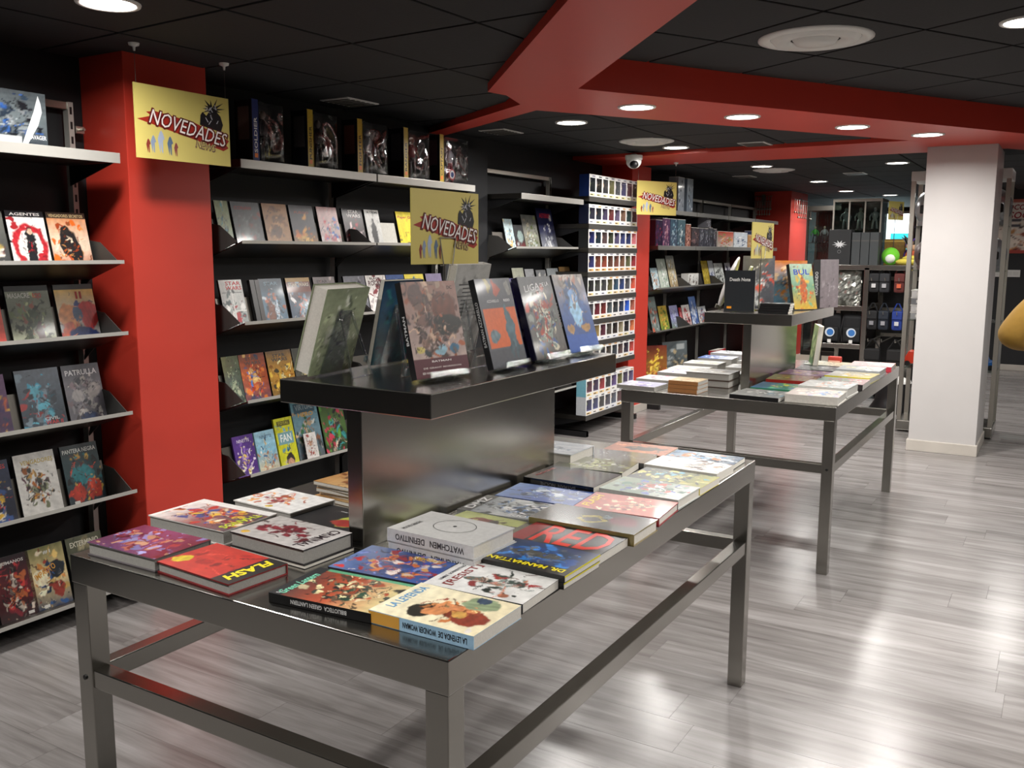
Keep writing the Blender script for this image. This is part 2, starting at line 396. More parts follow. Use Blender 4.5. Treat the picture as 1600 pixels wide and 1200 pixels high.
C0, C1 = (-2.33, 4.25), (-3.9, 5.28)         # middle of band C
B0, B1 = (-2.30, 4.20), (1.45, 10.3)         # middle of band B
Dm = 7.4
def lerp2(p, q, t): return (p[0]+(q[0]-p[0])*t, p[1]+(q[1]-p[1])*t)
cl = struct(MB().box(-3.85, 3.55, -2.35, 7.0, ZL+0.15, ZL+0.19).build('ceiling', M_GRID))
sheet = MB(); sheet.prism([(-3.85, -2.35), (2.6, -2.35), A0, A1, C0, C1], ZL+0.0125, ZL+0.016)
sheet.build('ceiling_grid', M_GRID, cl)
tiles(cl, ZL, (-2.50, 2.91), -3.0, 0.615, (-3.70, 2.5, 0.2, 5.3), [line(A0, A1, +1), line(C0, C1, +1)])
cr = struct(MB().prism([A0, lerp2(A0, A1, 1.0), B0, B1, (3.55, 10.3), (3.55, -1.08)], ZR+0.0125, ZR+0.03).build('ceiling', M_GRID))
tiles(cr, ZR, (-0.90, 3.835), 60.0, 0.6, (-3.0, 3.4, 0.3, 10.2), [line(A0, A1, -1), line(B0, B1, -1)])
cf = struct(MB().prism([C0, (-2.3, 4.2), B1, (3.55, 10.3), (3.55, 18.2), (-3.85, 18.2), (-3.85, 5.25)], ZL+0.0025, ZL+0.02).build('ceiling', M_GRID))
tiles(cf, ZL-.01, (-2.50, 5.0), 0.0, 0.615, (-3.70, 3.4, 4.3, 14.4), [line(B0, B1, +1), line(C0, C1, -1)])

# the red dropped soffit with its four arms
sof = MB()
sof.prism([(2.0, -1.25), (2.35, -1.15), (-2.08, 4.05), (-2.40, 4.42), (-2.503, 3.91)], ZS, ZR+0.012)
sof.prism([(-2.47, 4.02), (-2.08, 4.05), (1.62, 10.2), (1.15, 10.45), (-2.615, 4.50)], ZS+.0002, ZR+0.012)
sof.prism([(-2.361, 4.194), (-2.55, 4.52), (-3.70, 5.22), (-3.70, 5.06)], ZS+.0004, ZL+0.02)
sof.prism([(-1.03, 7.02), (-0.42, 7.9), (-3.70, 7.9), (-3.70, 7.12)], ZS+.0006, ZL+0.02)
struct(sof.build('trim_1', M_RED))

# pillars
def pillar(name, x0, x1, y0, y1, z1, mat, skirt=0.075):
    p = struct(MB().box(x0, x1, y0, y1, 0, z1).build(name, mat, bevel=0.004))
    MB().box(x0-.012, x1+.012, y0-.012, y1+.012, 0, skirt).build('skirting', M_SKIRT, p, bevel=0.004)
    return p
pillar('red_pillar', XW, -3.41, 2.535, 2.965, ZL+.01, M_RED)
pillar('red_pillar', XW, -3.40, 7.70, 8.13, ZS+.002, M_RED)
p3 = pillar('red_pillar', XW, -3.21, 12.42, 13.3, ZL+.02, M_RED)
pillar('white_pillar', -0.965, -0.50, 7.50, 8.17, ZS+.002, M_WHITE, 0.085)

# ------------------------------------------------------------------ ceiling lamps and vents
def downlight(x, y, z, label, r=0.088):
    t = thing('ceiling_downlight', label, 'ceiling light', (x, y, z), group='round ceiling downlights')
    MB().lathe([(r+.016, 0.002), (r+.014, -0.006), (r, -0.007), (r-.002, -0.002)], n=28).build('trim_ring', M_WHITEP, t, smooth=True)
    MB().disc(r-.001, -0.0025, n=28).build('diffuser', M_LAMP, t)
    ld = bpy.data.lights.new('lamp_light', 'AREA'); ld.shape = 'DISK'; ld.size = 2*r; ld.energy = LAMP_W; ld.color = (1.0, 0.965, 0.925); ld.spread = R(165)
    l = link('lamp_light', ld, t); l.location = (0, 0, -0.009)
    return t
downlight(-2.80, 2.04, ZL, 'glowing round downlight in the black ceiling above the nearest comic shelves, top left corner')
for (x, y), s in zip([(-2.059, 4.701), (-1.676, 5.325), (-1.219, 6.082), (-0.867, 6.71)], ['first', 'second', 'third', 'fourth']):
    downlight(x, y, ZS, f'glowing round downlight, {s} from the left in the red soffit band')
downlight(-2.74, 5.25, ZL-.01, 'glowing round downlight in black ceiling left of the red soffit lamps')
downlight(-2.68, 6.88, ZL-.01, 'glowing round downlight beside the round vent above the white boxed figures')
downlight(-2.55, 8.75, ZL-.01, 'glowing round downlight in front of the round vent beyond the second red beam')
downlight(-2.52, 10.9, ZL-.01, 'small glowing downlight above the far black ceiling, left of the row')
downlight(-2.59, 12.75, ZL-.01, 'tiny glowing downlight above the glass showcase, middle of the far row')
downlight(-1.40, 9.0, ZL-.01, 'glowing round downlight just left of the white pillar top')
downlight(-2.23, 13.9, ZL-.01, 'tiny glowing downlight farthest to the right of the showcase')
downlight(-0.225, 4.40, ZR, 'glowing round downlight cut by the right edge of the picture')
downlight(-0.30, 9.9, ZL-.01, 'round downlight in the black ceiling right behind the white pillar')
for x, y, z, l in [(0.45, 3.1, ZR, 'over the right aisle beside the foreground table'), (0.75, 5.7, ZR, 'over the right aisle beside the background table'), (1.45, 4.3, ZR, 'in the middle of the right half of the shop'), (1.75, 7.0, ZR, 'on the far right before the dark back wall'),
                   (0.75, 1.6, ZR, 'right of the camera, nearest in the aisle'), (1.6, 2.4, ZR, 'far right beside the camera'), (0.35, 4.0, ZR, 'just outside the right picture edge'), (-3.0, 0.5, ZL, 'above the wall shelves left of the camera'), (-1.35, 0.35, ZL, 'just above and before the foreground table'), (1.2, 11.6, ZL-.01, 'over the far right corner of the shop')]:
    downlight(x, y, z, 'round ceiling downlight '+l)

def vent_round(x, y, z, r, label):
    t = thing('round_ceiling_vent', label, 'air vent', (x, y, z), group='round air diffusers in the ceiling')
    MB().lathe([(r, 0.002), (r, -0.004), (r*.84, -0.012), (r*.80, -0.004), (r*.78, 0.0)], n=40).build('outer_ring', M_WHITEP, t, smooth=True)
    MB().lathe([(r*.78, -0.001), (r*.70, -0.020), (r*.45, -0.012), (r*.43, -0.004)], n=40).build('middle_cone', M_WHITEP, t, smooth=True)
    MB().lathe([(r*.40, -0.004), (r*.33, -0.026), (r*.10, -0.030), (0.002, -0.031)], n=32).build('centre_cone', M_WHITEP, t, smooth=True)
    MB().disc(r*.83, -0.0006, n=40).build('backing', M_GRID, t)
vent_round(-1.035, 4.284, ZR, 0.245, 'large white round air vent in the black tiled ceiling at the top right')
vent_round(-2.72, 6.40, ZL-.01, 0.2, 'white round air vent above the boxed figures near the red pillar')
vent_round(-2.56, 9.2, ZL-.01, 0.2, 'white round air vent beyond the second red beam')
def panel(x, y, z, sx, sy, label):
    t = thing('ceiling_access_panel', label, 'ceiling panel', (x, y, z), group='small rectangular ceiling grilles')
    MB().box(-sx, sx, -sy, sy, -0.006, 0.002).build('frame', M_WHITEP, t, bevel=0.002)
    for k in range(6):
        yy = -sy*.8 + k*sy*1.6/5
        MB().box(-sx*.85, sx*.85, yy-sy*.06, yy+sy*.06, -0.010, -0.006).build('slat', M_GREYPLATE, t)
panel(-3.46, 4.0, ZL, 0.10, 0.13, 'grey rectangular ceiling grille above the packaged figures')
panel(-3.36, 5.42, ZL-.01, 0.10, 0.13, 'grey rectangular ceiling grille right of the packaged figures beyond red strip')
panel(-2.08, 6.94, ZL-.01, 0.10, 0.12, 'thin rectangular ceiling grille in front of the second red beam')
panel(-3.05, 9.85, ZL-.01, 0.10, 0.12, 'thin rectangular ceiling grille over the far wall shelves')
panel(-1.95, 10.0, ZL-.01, 0.10, 0.12, 'thin rectangular ceiling grille between the far downlights')

def dome_cam(x, y, z, label):
    t = thing('dome_camera', label, 'security camera', (x, y, z), group='dome security cameras')
    MB().lathe([(0.07, 0.001), (0.07, -0.03), (0.066, -0.036)], n=24).build('base', M_WHITEP, t, smooth=True)
    MB().ball((0, 0, -0.045), 0.062, 0.062, 0.06, 20, 12).build('housing', M_WHITEP, t, smooth=True)
    MB().ball((0.018, -0.035, -0.072), 0.036, 0.036, 0.034, 16, 10).build('lens', M_BLACK, t, smooth=True)
dome_cam(-3.09, 7.02, ZS, 'white dome security camera left of the second red pillar')
dome_cam(-0.42, 12.6, ZL-.01, 'white dome security camera over the wall poster at the right edge')

# ------------------------------------------------------------------ display tables
def table(y0, label, cat='table'):
    x0, x1, L = -1.935, -0.865, 1.815; y1 = y0+L; H = 0.80; ap = 0.066; lg = 0.05
    t = thing('display_table', label, cat, ((x0+x1)/2, (y0+y1)/2, 0), group='brushed steel display tables')
    o = t.location; ox, oy = o.x, o.y
    def part(name, b, bevel=0.0025):
        b.v = [(x-ox, y-oy, z) for x, y, z in b.v]; return b.build(name, M_STEEL, t, bevel=bevel)
    part('tabletop', MB().box(x0, x1, y0, y1, H-ap, H))
    for lx in (x0+.002, x1-lg-.002):
        for ly in (y0+.002, y1-lg-.002):
            lo = part('leg', MB().box(lx, lx+lg, ly, ly+lg, 0, H-ap+.001))
            b = MB().lathe([(0.0, 0.0), (0.006, 0.0), (0.006, 0.003), (0.0, 0.003)], n=10)
            b.v = [(v[0]+lx+lg/2-ox, ly-.003+v[2]-oy, v[1]+0.505) for v in b.v]; b.build('bolt', M_BLACK, lo)
    rz0, rz1 = 0.482, 0.527
    part('rail', MB().box(x0+lg, x1-lg, y0+.006, y0+lg-.004, rz0, rz1)); part('rail', MB().box(x0+lg, x1-lg, y1-lg+.004, y1-.006, rz0, rz1))
    part('rail', MB().box(x0+.006, x0+lg-.004, y0+lg, y1-lg, rz0, rz1)); part('rail', MB().box(x1-lg+.004, x1-.006, y0+lg, y1-lg, rz0, rz1))
    return t
def riser(y0, label):
    xa, xb = -1.63, -1.175; ya, yb = y0, y0+0.965
    t = thing('display_riser', label, 'display stand', (-1.40, (ya+yb)/2, 0.80), group='brushed steel risers on the tables')
    ox, oy = -1.40, (ya+yb)/2
    MB().box(-.0225, .0225, ya-oy+.005, yb-oy-.02, 0, .335).build('upright_slab', M_STEEL, t, bevel=0.002)
    MB().box(xa-ox, xb-ox, ya-oy, yb-oy, .332, .39).build('top_tray', M_STEEL, t, bevel=0.0025)
    return t
table(1.226, 'long brushed steel display table in the foreground covered with comic books')
table(4.30, 'long brushed steel display table in the background, covered with manga volumes')
riser(1.605, 'T-shaped steel riser with easel-held books standing on the foreground table')
riser(4.66, 'T-shaped steel riser with a black notebook on the background table')
ZT, ZR1 = 0.8005, 1.1905

# ------------------------------------------------------------------ wall shelving
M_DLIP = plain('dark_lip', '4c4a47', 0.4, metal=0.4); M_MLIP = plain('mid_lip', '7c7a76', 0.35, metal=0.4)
def shelf_bay(y0, y1, shelves, label, top=2.10, rail=None, lo=0.05, holes=True, lip=None):
    """shelves: (z, kind, front x) ; kind 'flat' or 'slope'"""
    ym = (y0+y1)/2
    t = thing('wall_shelving', label, 'shelving', (XW+.03, ym, 0), group='black wall shelving bays'); ox = XW+.03
    for yy in (y0, y1):
        u = MB().box(0, .035, yy-ym-.012, yy-ym+.012, lo, top).build('upright', M_LIP, t)
        if holes:
            b = MB()
            n = int((top-0.9)/0.06)
            for k in range(n): b.box(.0345, .0358, yy-ym-.005, yy-ym+.005, top-.05-k*.06, top-.02-k*.06)
            h = b.build('slot_row', M_BLACK, u); h['kind'] = 'stuff'
    if rail: MB().box(0, .03, y0-ym, y1-ym, rail-.03, rail).build('top_rail', M_STEEL_SHELF, t, bevel=.002)
    for z, kind, xf in shelves:
        a, b = y0-ym+.006, y1-ym-.006; f = xf-ox
        if kind == 'flat':
            s = MB().box(.01, f-.004, a, b, z-.035, z).build('shelf', M_STEEL_DARK, t)
            MB().box(f-.004, f, a, b, z-.04, z+.001).build('front_lip', lip or M_LIP, s, bevel=.0015)
            for yy in (a+.01, b-.014): MB().prism_y([(0.03, z-.036), (f-.02, z-.036), (0.03, z-.12)], yy, yy+.004).build('bracket', M_BLACK, s)
        else:
            bk = f-.235; q = [(f-.003, z-.001), (bk, z-.076), (bk, z-.082), (f-.003, z-.008)]
            s = MB().prism_y(q, a, b).build('shelf', M_STEEL_DARK, t)
            MB().box(f-.003, f, a, b, z-.012, z+.003).build('front_lip', lip or M_LIP, s)
            l = R(13); x0 = f-.178; zb = z-.06
            q = [(x0, zb), (x0-.17*math.sin(l), zb+.17*math.cos(l)), (x0-.17*math.sin(l)-.003, zb+.17*math.cos(l)), (x0-.003, zb)]
            MB().prism_y(q, a+.012, b-.012).build('back_rest', M_STEEL_DARK, s)
            for yy in (a, b-.003): MB().prism_y([(f-.035, z-.004), (f-.15, z+.075), (f-.235, z+.085), (0.03, z-.14), (f-.235, z-.083)], yy, yy+.003).build('bracket', M_BRACKET, s)
    for yy in (y0, y1): MB().box(.0, .40, yy-ym-.02, yy-ym+.02, 0.0, .045).build('foot', M_BLACK, t)
    return t
XF = -3.33
shelf_bay(1.455, 2.44, [(1.885, 'flat', -3.32), (1.455, 'slope', XF), (1.162, 'slope', XF), (.826, 'slope', XF), (.488, 'slope', XF), (.10, 'slope', -3.30)], 'black wall shelving bay left of the nearest red pillar, full of superhero comics', top=2.11, rail=2.11)
midz = [(1.918, 'flat', -3.32), (1.543, 'slope', XF), (1.160, 'slope', XF), (.782, 'slope', XF), (.418, 'slope', XF), (.10, 'flat', XF)]
shelf_bay(3.065, 4.055, midz, 'black wall shelving bay just right of the nearest red pillar', top=2.0)
shelf_bay(4.055, 5.045, midz, 'black wall shelving bay behind the foreground riser under the packaged figures', top=2.0)
shelf_bay(5.64, 6.615, [(1.905, 'flat', -3.33), (1.532, 'slope', -3.37), (1.16, 'slope', -3.37), (.78, 'slope', -3.37), (.42, 'slope', -3.37)], 'half empty black wall shelving bay with bare top rail', top=2.09, rail=2.09)
popz = [1.933, 1.719, 1.529, 1.337, 1.143, .952, .772, .587, .168]
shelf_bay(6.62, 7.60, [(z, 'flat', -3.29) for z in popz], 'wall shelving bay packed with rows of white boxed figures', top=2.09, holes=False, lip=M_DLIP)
bay4 = [(1.90, 'flat', XF), (1.558, 'flat', XF), (1.157, 'slope', XF), (.748, 'slope', XF), (.225, 'flat', -3.30)]
for k, s in enumerate(['first', 'second', 'third', 'fourth']):
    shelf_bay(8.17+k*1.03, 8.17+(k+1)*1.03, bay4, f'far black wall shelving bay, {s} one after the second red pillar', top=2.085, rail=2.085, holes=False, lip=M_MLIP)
MB_panel = MB().box(XW+.001, -3.60, 5.07, 5.62, 0.02, 2.2).build('black_wall_panel', M_BLACKWALL); struct(MB_panel)

# ================================================================== COMICS ON THE WALL SHELVES
_seed = [100]
def S_():
    _seed[0] += 1; return _seed[0]
def wall_book(z, y0, w, h, art, label, titles=(), t=0.012, spine='1a1a1c', x=None, lean=13, group=None, **k):
    art.seed = art.seed or S_()
    x = {-3.342: -3.475, -3.411: -3.545, -3.40: -3.545, -3.350: -3.475}.get(x, -3.505)
    s = -x/3.37*.999; y0 *= s; w *= s; h *= 1.03
    return book(label, w, h, t, art, stand((x, y0+w/2, z-.059 if x != -3.475 or z < .2 else z-.049), (0, 1), lean), titles, spine, group=group, **k)
G1 = 'superhero comics on the shelves left of the red pillar'
z = 1.455
wall_book(z, 1.83, .155, .245, A('2a2c30 6a6c66', 'c8b060 e8e4d8 7a2a20'), 'dark comic with yellow corner at the left edge, second shelf from the top', (('CAPITAN', 'd8d0c0', .5, .9, .8, .06),), group=G1)
wall_book(z, 1.997, .150, .25, A('f0ece6 f4f2ee', 'b8202a a81c28 1c1c24 e8e0dc', n=26, ells=((.5, .45, .47, .36, 'c02430'), (.5, .45, .30, .24, 'efeae4'), (.55, .38, .13, .38, '17171d'), (.56, .68, .07, .05, 'd8b49a')), bands=((0, 1, .9, 1, '1c1b20'),)), 'white comic with red round emblem and dark suited figure', (('AGENTES', 'e8e4e0', .5, .95, .8, .045),), group=G1, res='h')
wall_book(z, 2.158, .165, .25, A('c85a20 f0d8c0 d08040', 'e06a20 f4dcc0 b84818 ffb060', n=34, ells=((.45, .52, .2, .22, '1e1c1e'), (.6, .28, .13, .26, '1b1a1c'), (.4, .72, .1, .08, '26221f')), bands=((0, 1, .9, 1, '3a2a20'),)), 'orange comic with crouching black figure, last on its shelf beside the red pillar', (('VENGADORES SECRETOS', 'd8c090', .5, .945, .88, .05),), group=G1, res='h')
z = 1.162
wall_book(z, 1.80, .145, .245, A('c8443a e06048', 'e8e0d8 30201c'), 'red comic cut by the left edge, third shelf from the top', group=G1)
wall_book(z, 1.972, .172, .25, A('c8ccb0 5a6050 8a9080', '40503a 6a7850 2a3228 b8c090 8a5040', n=46, ells=((.52, .5, .16, .14, '3a4a34'), (.4, .25, .09, .22, '33402e'), (.66, .25, .09, .22, '4a2a2c')), bands=((0, 1, .92, 1, '1b1c1c'),)), 'green grey comic with a hulking figure on stormy ground', (('MASACRE', 'd0d0c8', .3, .85, .5, .08), ('ROJO', 'c03030', .72, .83, .2, .1)), group=G1, res='h')
wall_book(z, 2.168, .168, .25, A('2a3460 c8c0b0 e0b040', 'c87040 304080 d89060 b02c2c 28305a', n=22, cy=.2, ells=((.25, .48, .24, .2, 'd08a58'), (.8, .5, .26, .22, 'b83030'), (.5, .5, .12, .13, '3a5070'), (.22, .2, .16, .2, 'c05a40'), (.6, .16, .4, .16, '24305c')), bands=((0, 1, .92, 1, '221d1a'),)), 'yellow comic with two big red and orange faces, beside the red pillar', (('II', 'a82a1c', .6, .82, .16, .12),), group=G1, res='h')
z = .826
wall_book(z, 1.79, .155, .245, A('3a2048 6a3a70', 'd06030 e0b040 402060 203060'), 'purple comic with orange title cut by the left edge', (('X', 'e89030', .6, .88, .4, .1),), group=G1)
wall_book(z, 1.986, .178, .25, A('303a48 4a5a68 6a7480', '4ab0d0 70d0e8 b03a3a 90a8b8 2a3440', n=40), 'blue grey comic with cyan light beam and small red streaks', (('CIVIL', 'e8e8e8', .66, .2, .34, .05), ('WAR II', 'd04040', .7, .14, .4, .06)), group=G1, res='h', sticker=(.25, .05))
wall_book(z, 2.178, .165, .25, A('5a5860 8a8890 3a3c48', 'b0aeb4 d8d4d0 6a6470 8a7a80 30323c', n=44, ells=((.3, .5, .16, .1, 'b8b4b4'), (.75, .55, .18, .12, 'c0bab8'), (.5, .12, .2, .1, '3a4a70'))), 'grey comic with large pale faces beside the red pillar', (('PATRULLA', 'e8e8ea', .5, .87, .84, .09),), group=G1, res='h', sticker=(.12, .05))
z = .488
wall_book(z, 1.77, .165, .245, A('14182a 243050', 'e06030 c83030 e8e0d0 4060a0 f0c040', n=50), 'dark blue comic with bright orange bursts at the left edge', (('VENGADORES', 'd04040', .5, .9, .85, .07),), group=G1, res='h')
wall_book(z, 1.957, .165, .25, A('e8e6e0 f0eee8', 'c07030 50504a 8a9070 d0a050 3a3834 6a3a48', n=70, sd=.17, size=.06), 'white comic with a crowd of small figures', (('VENGADORES', 'd0b860', .55, .86, .8, .07),), group=G1, res='h', sticker=(.25, .06))
wall_book(z, 2.150, .162, .25, A('20303a 2a4a50 1c2a30', '2a7a80 c03828 e05030 30909a d8b050 12181c', n=46, cy=.4, ells=((.3, .2, .2, .16, 'c23c2a'), (.72, .22, .2, .17, 'c8402c'), (.5, .5, .3, .14, '2a8088'))), 'dark teal comic with red shapes and pale capital title beside the red pillar', (('PANTERA NEGRA', 'd8dcd8', .5, .9, .9, .07),), group=G1, res='h', sticker=(.2, .06))
z = .10; 
wall_book(z, 1.84, .150, .25, A('301418 601c24 281820', 'c83838 e0d0c0 d07040 8a2030 202028', n=60), 'dark red comic crowded with figures on the lowest left shelf', (('INHUMANOS', 'e0dcd8', .45, .9, .8, .05),), group=G1, res='h', x=-3.342, sticker=(.8, .06))
wall_book(z, 1.978, .155, .25, A('2a3a58 f0d8a0 7a7a48', 'f0c878 fff0d0 3060a0 a04030 203858 d89048', n=34, ells=((.3, .52, .22, .12, 'f8ecc8'), (.75, .6, .2, .14, '202830'), (.68, .3, .16, .12, '9c3c30'))), 'blue and gold comic with oval badge on the lowest left shelf', (('IMPACTO', 'e0a040', .42, .6, .6, .1, {'rot': 20}), ('#1', 'e8e8e0', .55, .9, .2, .06)), group=G1, res='h', x=-3.342, sticker=(.3, .06))
wall_book(z, 2.148, .160, .25, A('3a3c30 5a5c48', '80785a 2a2c24 a09878'), 'olive comic half hidden behind the table corner on the lowest shelf', (('EXTERMINIO', 'd8d4c0', .5, .88, .8, .09),), group=G1, x=-3.342)

G2 = 'comics on the shelves right of the red pillar'
z = 1.543
wall_book(z, 2.985, .08, .25, A('88a8a8 a8b890 8a9a70', '60a0a8 c8d0b0 4a6058', n=30), 'narrow teal and olive comic overhanging the left shelf end', group=G2, x=-3.36)
wall_book(z, 3.082, .178, .25, A('3a4044 4a5054', '586468 2a2e32 70787a 8a3a30', n=30), 'dark slate comic with faded red lettering, upper sloped shelf', (('CONAN', '9a3028', .4, .88, .6, .07),), group=G2)
wall_book(z, 3.279, .165, .25, A('b08458 a87848', '8a5a38 c89a68 6a4028', n=26, ells=((.45, .42, .24, .1, '6a4a34'), (.6, .7, .3, .08, '7a5638'))), 'tan brown comic with a faint face', (('RONIN', '7a4a28', .5, .88, .5, .04),), group=G2)
wall_book(z, 3.461, .172, .25, A('b88030 44444c 38383e', 'e0a040 f0c870 c87028 4a4a50', n=30, cy=.22, ells=((.5, .2, .24, .14, 'e8b860'),)), 'charcoal comic with a golden fire at its foot', (('FUEGO', 'a05040', .5, .85, .6, .05),), group=G2)
wall_book(z, 3.663, .155, .25, A('d8c8c8 d0a8a8', 'c03848 e08890 a0a8b0 f0e8e8 3070c0', n=36, ells=((.55, .12, .12, .06, '2a68b8'),)), 'pink and white comic with a small blue spot', group=G2)
wall_book(z, 3.86, .165, .25, A('40181c 3a2428 1c1a1e', 'b02838 d04848 2a2228 e8d0d0', n=30, cy=.3, ells=((.5, .3, .14, .3, '222026'),)), 'dark red comic with tall figure and white two-line title', (('STAR', 'ece8e6', .55, .93, .5, .075), ('WARS', 'ece8e6', .55, .84, .7, .075)), group=G2)
wall_book(z, 4.047, .125, .25, A('d8d8d4 e0e0dc', '9a9a98 c0c0bc', n=8, ells=((.5, .45, .2, .32, '2c2c2e'), (.5, .8, .08, .06, '38383a'), (.4, .15, .07, .16, '303032'), (.62, .15, .07, .16, '303032'))), 'white comic with a dark standing figure on the upper shelf', (('X-TREME', '3a3a3c', .55, .94, .8, .05),), group=G2)
wall_book(z, 4.18, .130, .18, A('d4d2c8 dad8ce'), 'blank pale card leaning beside the yellow comic', group=G2, t=.004)
wall_book(z, 4.33, .190, .25, A('f0d820 f4e030', '2a2a18 e8a020', n=12, cy=.3, size=.07), 'bright yellow comic partly behind the standing sign', (('Paper Girls', 'c04020', .5, .86, .85, .08),), group=G2)
wall_book(z, 4.55, .170, .25, A('803030 503038', 'c05050 e0c0a0 402028'), 'maroon comic behind the standing sign on the upper shelf', group=G2)
z = 1.160
wall_book(z, 2.993, .140, .25, A('8a9494 d4d4d0', '3a4a4a c8ccc8 5a6a6a e8e8e4 b83038', n=40, cy=.33, bands=((.08, .92, .74, .76, '30383a'), (.48, .5, 0, .75, 'e8e8e4'), (.5, 1, .38, .4, 'e8e8e4'), (.52, .68, .18, .36, 'b02830'))), 'white comic with panel grid and red two-line title', (('STAR', 'c02830', .6, .93, .66, .075), ('WARS', 'c02830', .6, .84, .7, .075)), group=G2, res='h', x=-3.36)
wall_book(z, 3.178, .030, .245, A('1c1c1e 2a2a2c'), 'thin black comic seen edge-on in the gap of the second row', group=G2, t=.02)
wall_book(z, 3.211, .027, .245, A('302a26 222022'), 'thin dark brown comic wedged beside the teal one', group=G2, t=.02)
wall_book(z, 3.241, .156, .25, A('4a6a80 5a7a90 3a5060', '8ab0c8 2a4050 b06a50 d0d8e0 304858', n=40, ells=((.35, .3, .16, .26, '7a5040'), (.6, .35, .07, .2, 'c8d4e0'))), 'slate blue comic with brown figure in the second row', (('STAR', '9ab8c8', .5, .9, .6, .07),), group=G2, res='h')
wall_book(z, 3.425, .172, .25, A('3a5268 405468 8a5038', '7a98b0 2a3a4a e8e8e8 c06a50 a0b8c8', n=34, cy=.32, bands=((0, 1, .92, 1, 'b08a40'), (0, 1, .7, .8, '7a4030'))), 'blue comic with golden top band and starburst', (('STAR WARS', 'f0e8d8', .5, .855, .86, .075),), group=G2, res='h')
wall_book(z, 3.625, .165, .25, A('8a7a78 787070', 'b05050 c89090 5a5050 d8c8c4', n=40), 'rose grey comic half hidden by the green book', (('STAR', '4a4244', .4, .9, .5, .06),), group=G2)
wall_book(z, 3.862, .178, .25, A('6a6c72 7a7c84', 'd0d4d8 40424a 9a9ca4 f0f0f4', n=40), 'silver comic in glossy plastic wrap behind the green book', group=G2, wrap=True)
wall_book(z, 4.048, .178, .25, A('e4e0dc eae6e2', '7a2028 c8c0c0 a04048', n=20, cy=.6), 'white comic with dark maroon blocky title', (('BLACK', '3a2428', .45, .93, .5, .05), ('ROCKET', '4a1820', .5, .82, .8, .12)), group=G2, res='h')
wall_book(z, 4.232, .168, .25, A('34446a 3a5080 405a90', '6a8ac8 203050 a0b8e8', n=22), 'blue comic with a pale lightning line', group=G2)
wall_book(z, 4.407, .188, .25, A('e0cc40 ead850', '', ells=((.5, .5, .2, .42, '3088b0'), (.48, .86, .07, .09, '2a7088'))), 'yellow comic with a blue silhouette', group=G2)
wall_book(z, 4.62, .165, .25, A('7a6a90 8a80a0', '504870 b0a8c0 303050', n=24), 'lilac comic behind the big grey book', group=G2)
z = .782
for i, (y, w, a, c, d) in enumerate([(2.99, .102, A('2a3a34 3a4a40 505a40', '90a080 506a58 b8c0a0 283830', n=34), '3a3418', 'dark green'), (3.095, .165, A('3a4058 c05a30 804030', 'e8803a d04a28 f8c880 4a4868 3080d0', n=38), '3a2018', 'orange fire'), (3.272, .172, A('5a4a30 d8a040 70583a', 'f0c850 fff0b0 a06828 484030', n=38), '241a10', 'golden glowing'), (3.452, .165, A('6a6a60 5a5a54 44463c', '90907a 3a3c38 d8c890', n=30), '2a2a24', 'grey green')]):
    wall_book(z, y, w, .25, a, f'{d} comic in the plastic-fronted third row right of the red pillar', (('STAR', c, .5, .9, .5, .07), ('WARS', c, .5, .815, .64, .07)), group=G2, res='h', wrap=True, x=-3.36 if i == 0 else -3.371)
z = .418
wall_book(z, 3.026, .132, .205, A('4a2878 5a3090', 'e0c060 e8d8f0 8a60c0 f0e8c0', n=36, cy=.38, sd=.2, size=.07), 'purple children comic on the lowest visible shelf', (('NINETTE', 'e4d8f0', .5, .87, .6, .08),), group=G2, res='h', spine='3a2060', x=-3.36)
wall_book(z, 3.167, .132, .205, A('d8c8a0 90c8e0 a8d4e8', 'e8d0a0 4a80b0 c08868 f0e8e0', n=34, cy=.3, size=.07), 'light blue children comic on the lowest visible shelf', (('NINETTE', '5a7a98', .55, .85, .6, .08),), group=G2, res='h', spine='90b8c8')
wall_book(z, 3.31, .128, .25, A('d8d820 e0e028', '4a90a0 80b8c0 d8c8a0', n=10, cy=.55, ells=((.55, .12, .24, .14, '2a201c'), (.55, .06, .18, .09, 'c89878')), bands=((.15, .85, .84, .94, '6a6420'), (.1, .9, .45, .7, '7aa8b0'))), 'lime yellow comic with a teal title block', (('TOTAL', 'c8c040', .5, .89, .6, .06), ('FAN', 'f0f4f0', .5, .58, .6, .16)), group=G2, res='h', spine='c8c820')
wall_book(z, 3.445, .188, .335, A('505458 6a8a98 70a8b8', '406a48 3a3e44 d8b890 8a5a40 c8c8c0 2a6a40', n=44, cy=.3, bands=((.1, .9, .76, .92, '3a5868'),)), 'tall blue album with grey and orange title', (('VIRTUAL', '9aa8ac', .5, .85, .7, .09), ('HERO', 'd8a030', .52, .73, .6, .07)), group=G2, res='h', spine='4a6a78')
wall_book(z, 3.648, .185, .335, A('2a3a24 4a6a30 3a5428', '60a040 2a2e2a c03850 40a0a0 d8c0a8 181c18', n=50, cy=.35), 'tall green album with leafy title beside the steel riser', (('LA RED', 'a8b870', .5, .86, .8, .12),), group=G2, res='h', spine='243018')
wall_book(z, 3.445+.06, .09, .14, A('d8d4d0 e0dcd8', 'a04038 c89878 503028', n=20), 'small pale pamphlet in front of the tall blue album', group=G2, t=.004, x=-3.350)

